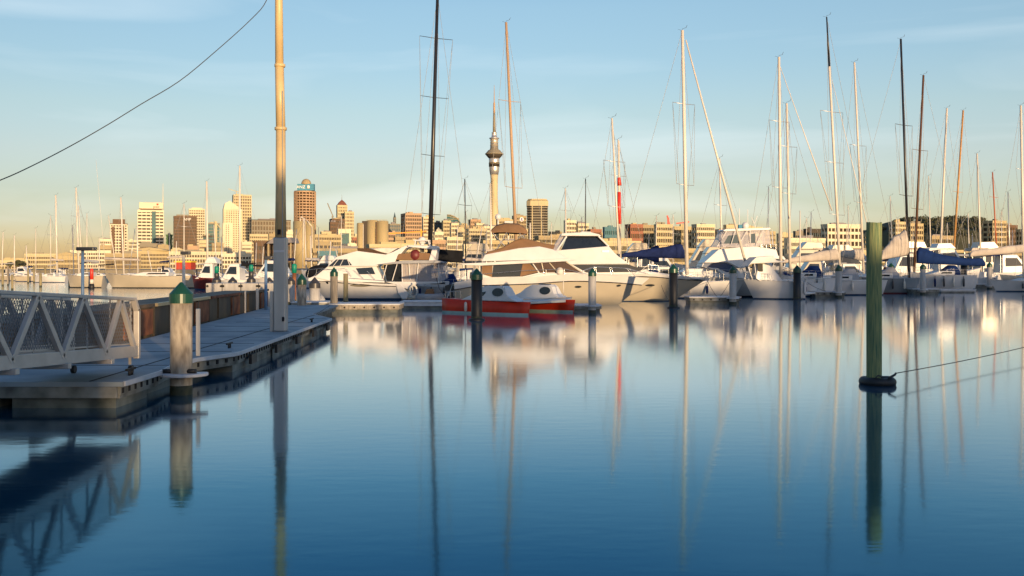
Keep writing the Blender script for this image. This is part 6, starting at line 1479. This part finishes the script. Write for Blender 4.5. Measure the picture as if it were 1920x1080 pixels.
# rows of boats farther back, copied from four prototypes
def shift(root, px, d, label, sx=1.0):
    root.location = (X(px, d), d, 0); root.scale = (sx, 1, abs(sx)**.5); root['label'] = label
pr = [mboat('prototype', 950, 1000, 0, 200, 1.3, (.2,.7), 1.7, 'gelcoat', 'gelcoat', 'navy_canvas', True, fly=False),
      mboat('prototype', 950, 1004, 0, 200, 1.6, (.2,.75), 2.0, 'gelcoat', 'gelcoat_cream', 'beige_canvas', False, fly=True),
      sail('prototype', 960, 960, 405, 200, 925, 995, 'gelcoat', .085, 'mast_white', mast_my=480, beam=3, spread=(440,), boom=((960,487),(935,487.5),(.5,.3),'beige_canvas'), group='small sailboats in the rear rows'),
      sail('prototype', 960, 961, 425, 200, 992, 928, 'gelcoat_cream', .075, 'aluminium', mast_my=480, beam=3, spread=(), boom=((960,487),(983,487.5),(.5,.3),'navy_canvas'), group='small sailboats in the rear rows')]
nm4 = ['navy topped motor boat', 'beige topped flybridge boat', 'small beige covered sailboat', 'small navy covered sailboat']
anch = [(873,'behind the thin dark mast left of the observation tower'),(893,'below the left foot of the observation tower'),(912,'behind the brown bimini'),(1012,'below the right edge of the dark banded tower'),(1034,'left of the hardtop cruiser roof'),
 (1092,'behind the hardtop cruiser, below the thin black mast'),(1128,'below the teal glass block'),(1176,'below the red brick apartments'),(1196,'above the tip of the navy boom cover'),(1216,'below the brown apartment block'),(1243,'below the red crane'),(1262,'just left of the tallest white mast'),
 (1306,'just right of the tallest white mast'),(1332,'left of the short grey mast behind the furled sail'),(1400,'behind the clear sided flybridge'),(1434,'between the sport cruiser and the twin masts'),(1450,'close left of the twin masts'),(1497,'close right of the twin masts'),(1512,'below the blue glass sheds'),(1534,'below the dark grey glass block'),
 (1558,'left of the two tone mast'),(1588,'between the two tone mast and the green timber pile'),(1608,'behind the beige cover left of the green timber pile'),(1630,'directly left of the green timber pile'),(1666,'directly right of the green timber pile'),(1684,'behind the big beige sail cover'),(1712,'between the black and the brown masts'),(1748,'above the middle of the blue boom cover'),(1776,'below the top of the hill'),(1798,'right of the wooden mast'),
 (1824,'left of the short white mast near the right edge'),(1851,'between the short white mast and the orange mast'),(1878,'right of the orange mast'),(1899,'near the right edge behind the long beige boom'),(1912,'at the right edge of the picture'),
 (640,'behind the foredeck windows of the flybridge yacht'),(668,'behind the roof of the flybridge yacht, left end'),(598,'below the tan twin silos'),(520,'behind the tall pole'),(345,'left of the red and yellow kiosk'),(318,'below the small green glass block'),(40,'below the round tree at far left'),(95,'left of the brightest mast at far left')]
rn = random.Random(21)
for i, (px, an_) in enumerate(anch):
    k = [2,0,3,1,2,3,0][i % 7]; d = 165+((i*37) % 90)
    sx = rn.uniform(.75,1.15)*rn.choice((-1,1))
    o = pr[k] if pr[k]['label'] == 'prototype' else copy_tree(pr[k])
    shift(o, px, d, nm4[k]+' '+an_, sx)
# taller cruisers of the second row, right half
for i, (px, d, k, sx, sz, lb) in enumerate([
  (1500,150,1,1.5,1.55,'tall white flybridge cruiser in the gap right of the twin grey masts'),(1545,160,0,-1.4,1.6,'tall navy topped cruiser just left of the two tone mast'),(1595,148,1,-1.5,1.45,'tall beige topped cruiser between the two tone mast and the timber pile'),
  (1615,165,0,1.5,1.75,'tall navy topped cruiser left edge behind the timber pile'),(1690,155,1,1.6,1.6,'tall beige topped cruiser behind the big beige sail cover'),(1725,168,0,-1.5,1.8,'tall navy topped cruiser above the blue cover, left part'),
  (1865,158,1,-1.5,1.6,'tall beige topped cruiser below the orange mast'),(1900,150,0,1.5,1.6,'tall navy topped cruiser at the right edge'),(1225,150,0,1.5,1.6,'tall navy topped cruiser behind the navy boom cover'),(1312,160,1,1.4,1.7,'tall beige topped cruiser right of the tallest white mast'),
  (1350,150,0,-1.3,1.5,'tall navy topped cruiser left of the clear sided flybridge'),(1465,165,0,1.5,1.6,'tall navy topped cruiser behind the feet of the twin masts'),(1180,165,1,1.4,1.6,'tall beige topped cruiser right of the red striped mast'),(880,150,1,1.4,1.5,'tall beige topped cruiser below the left of the observation tower')]):
    o = copy_tree(pr[k]); o.location = (X(px, d), d, 0); o.scale = (sx, 1.2, sz); o['label'] = lb; o['group'] = 'tall cruisers in the second row'
# dark wing sail bag on the launch left
dd = 103; P = [(X(a,dd), Z(b,dd)) for a, b in ((448,499),(450,489),(456,493),(470,496),(488,497),(486,500))]
o = MB().prism(P, dd+.6, dd+1.4).build('folded_sail', 'black_canvas', bevel=.05); tag(o, 'dark folded sail cover with a raised peak above the white launch', 'sail cover')
# mooring ropes of the front boats
def rope(label, a, b, r=.015, sag=.2, mt='rope'):
    a, b = Vector(a), Vector(b); pts = []
    for i in range(13):
        v = i/12; q = a.lerp(b, v); q.z -= sag*4*v*(1-v); pts.append(q)
    o = MB().tube(pts, r, 6).build('mooring_line', mt); tag(o, label, 'rope')
rope('dark mooring line from the flared bow of the hardtop cruiser down to the black pile', (X(1240,84), 84, Z(535,84)), (X(1258,73), 73, .4), .02)
rope('long slack mooring line from the flared bow to the bracketed pile', (X(1326,86), 86, Z(526,86)), (X(1345,80), 80, .55), .02, .1)
rope('mooring line from the sport cruiser bow to the finger pontoon', (X(1372,91), 91, Z(521,91)), (X(1350,81), 81, .55), .02, .1)
rope('mooring line from the small motor cruiser stern to the pontoon', (X(1514,92), 92, Z(530,92)), (X(1548,98), 98, .6), .02, .1)
rope('white mooring line from the launch bow to the pontoon beside the catamaran', (X(848,78), 78, Z(534,78)), (X(833,70), 70, .5), .02, .1, 'rope_white')
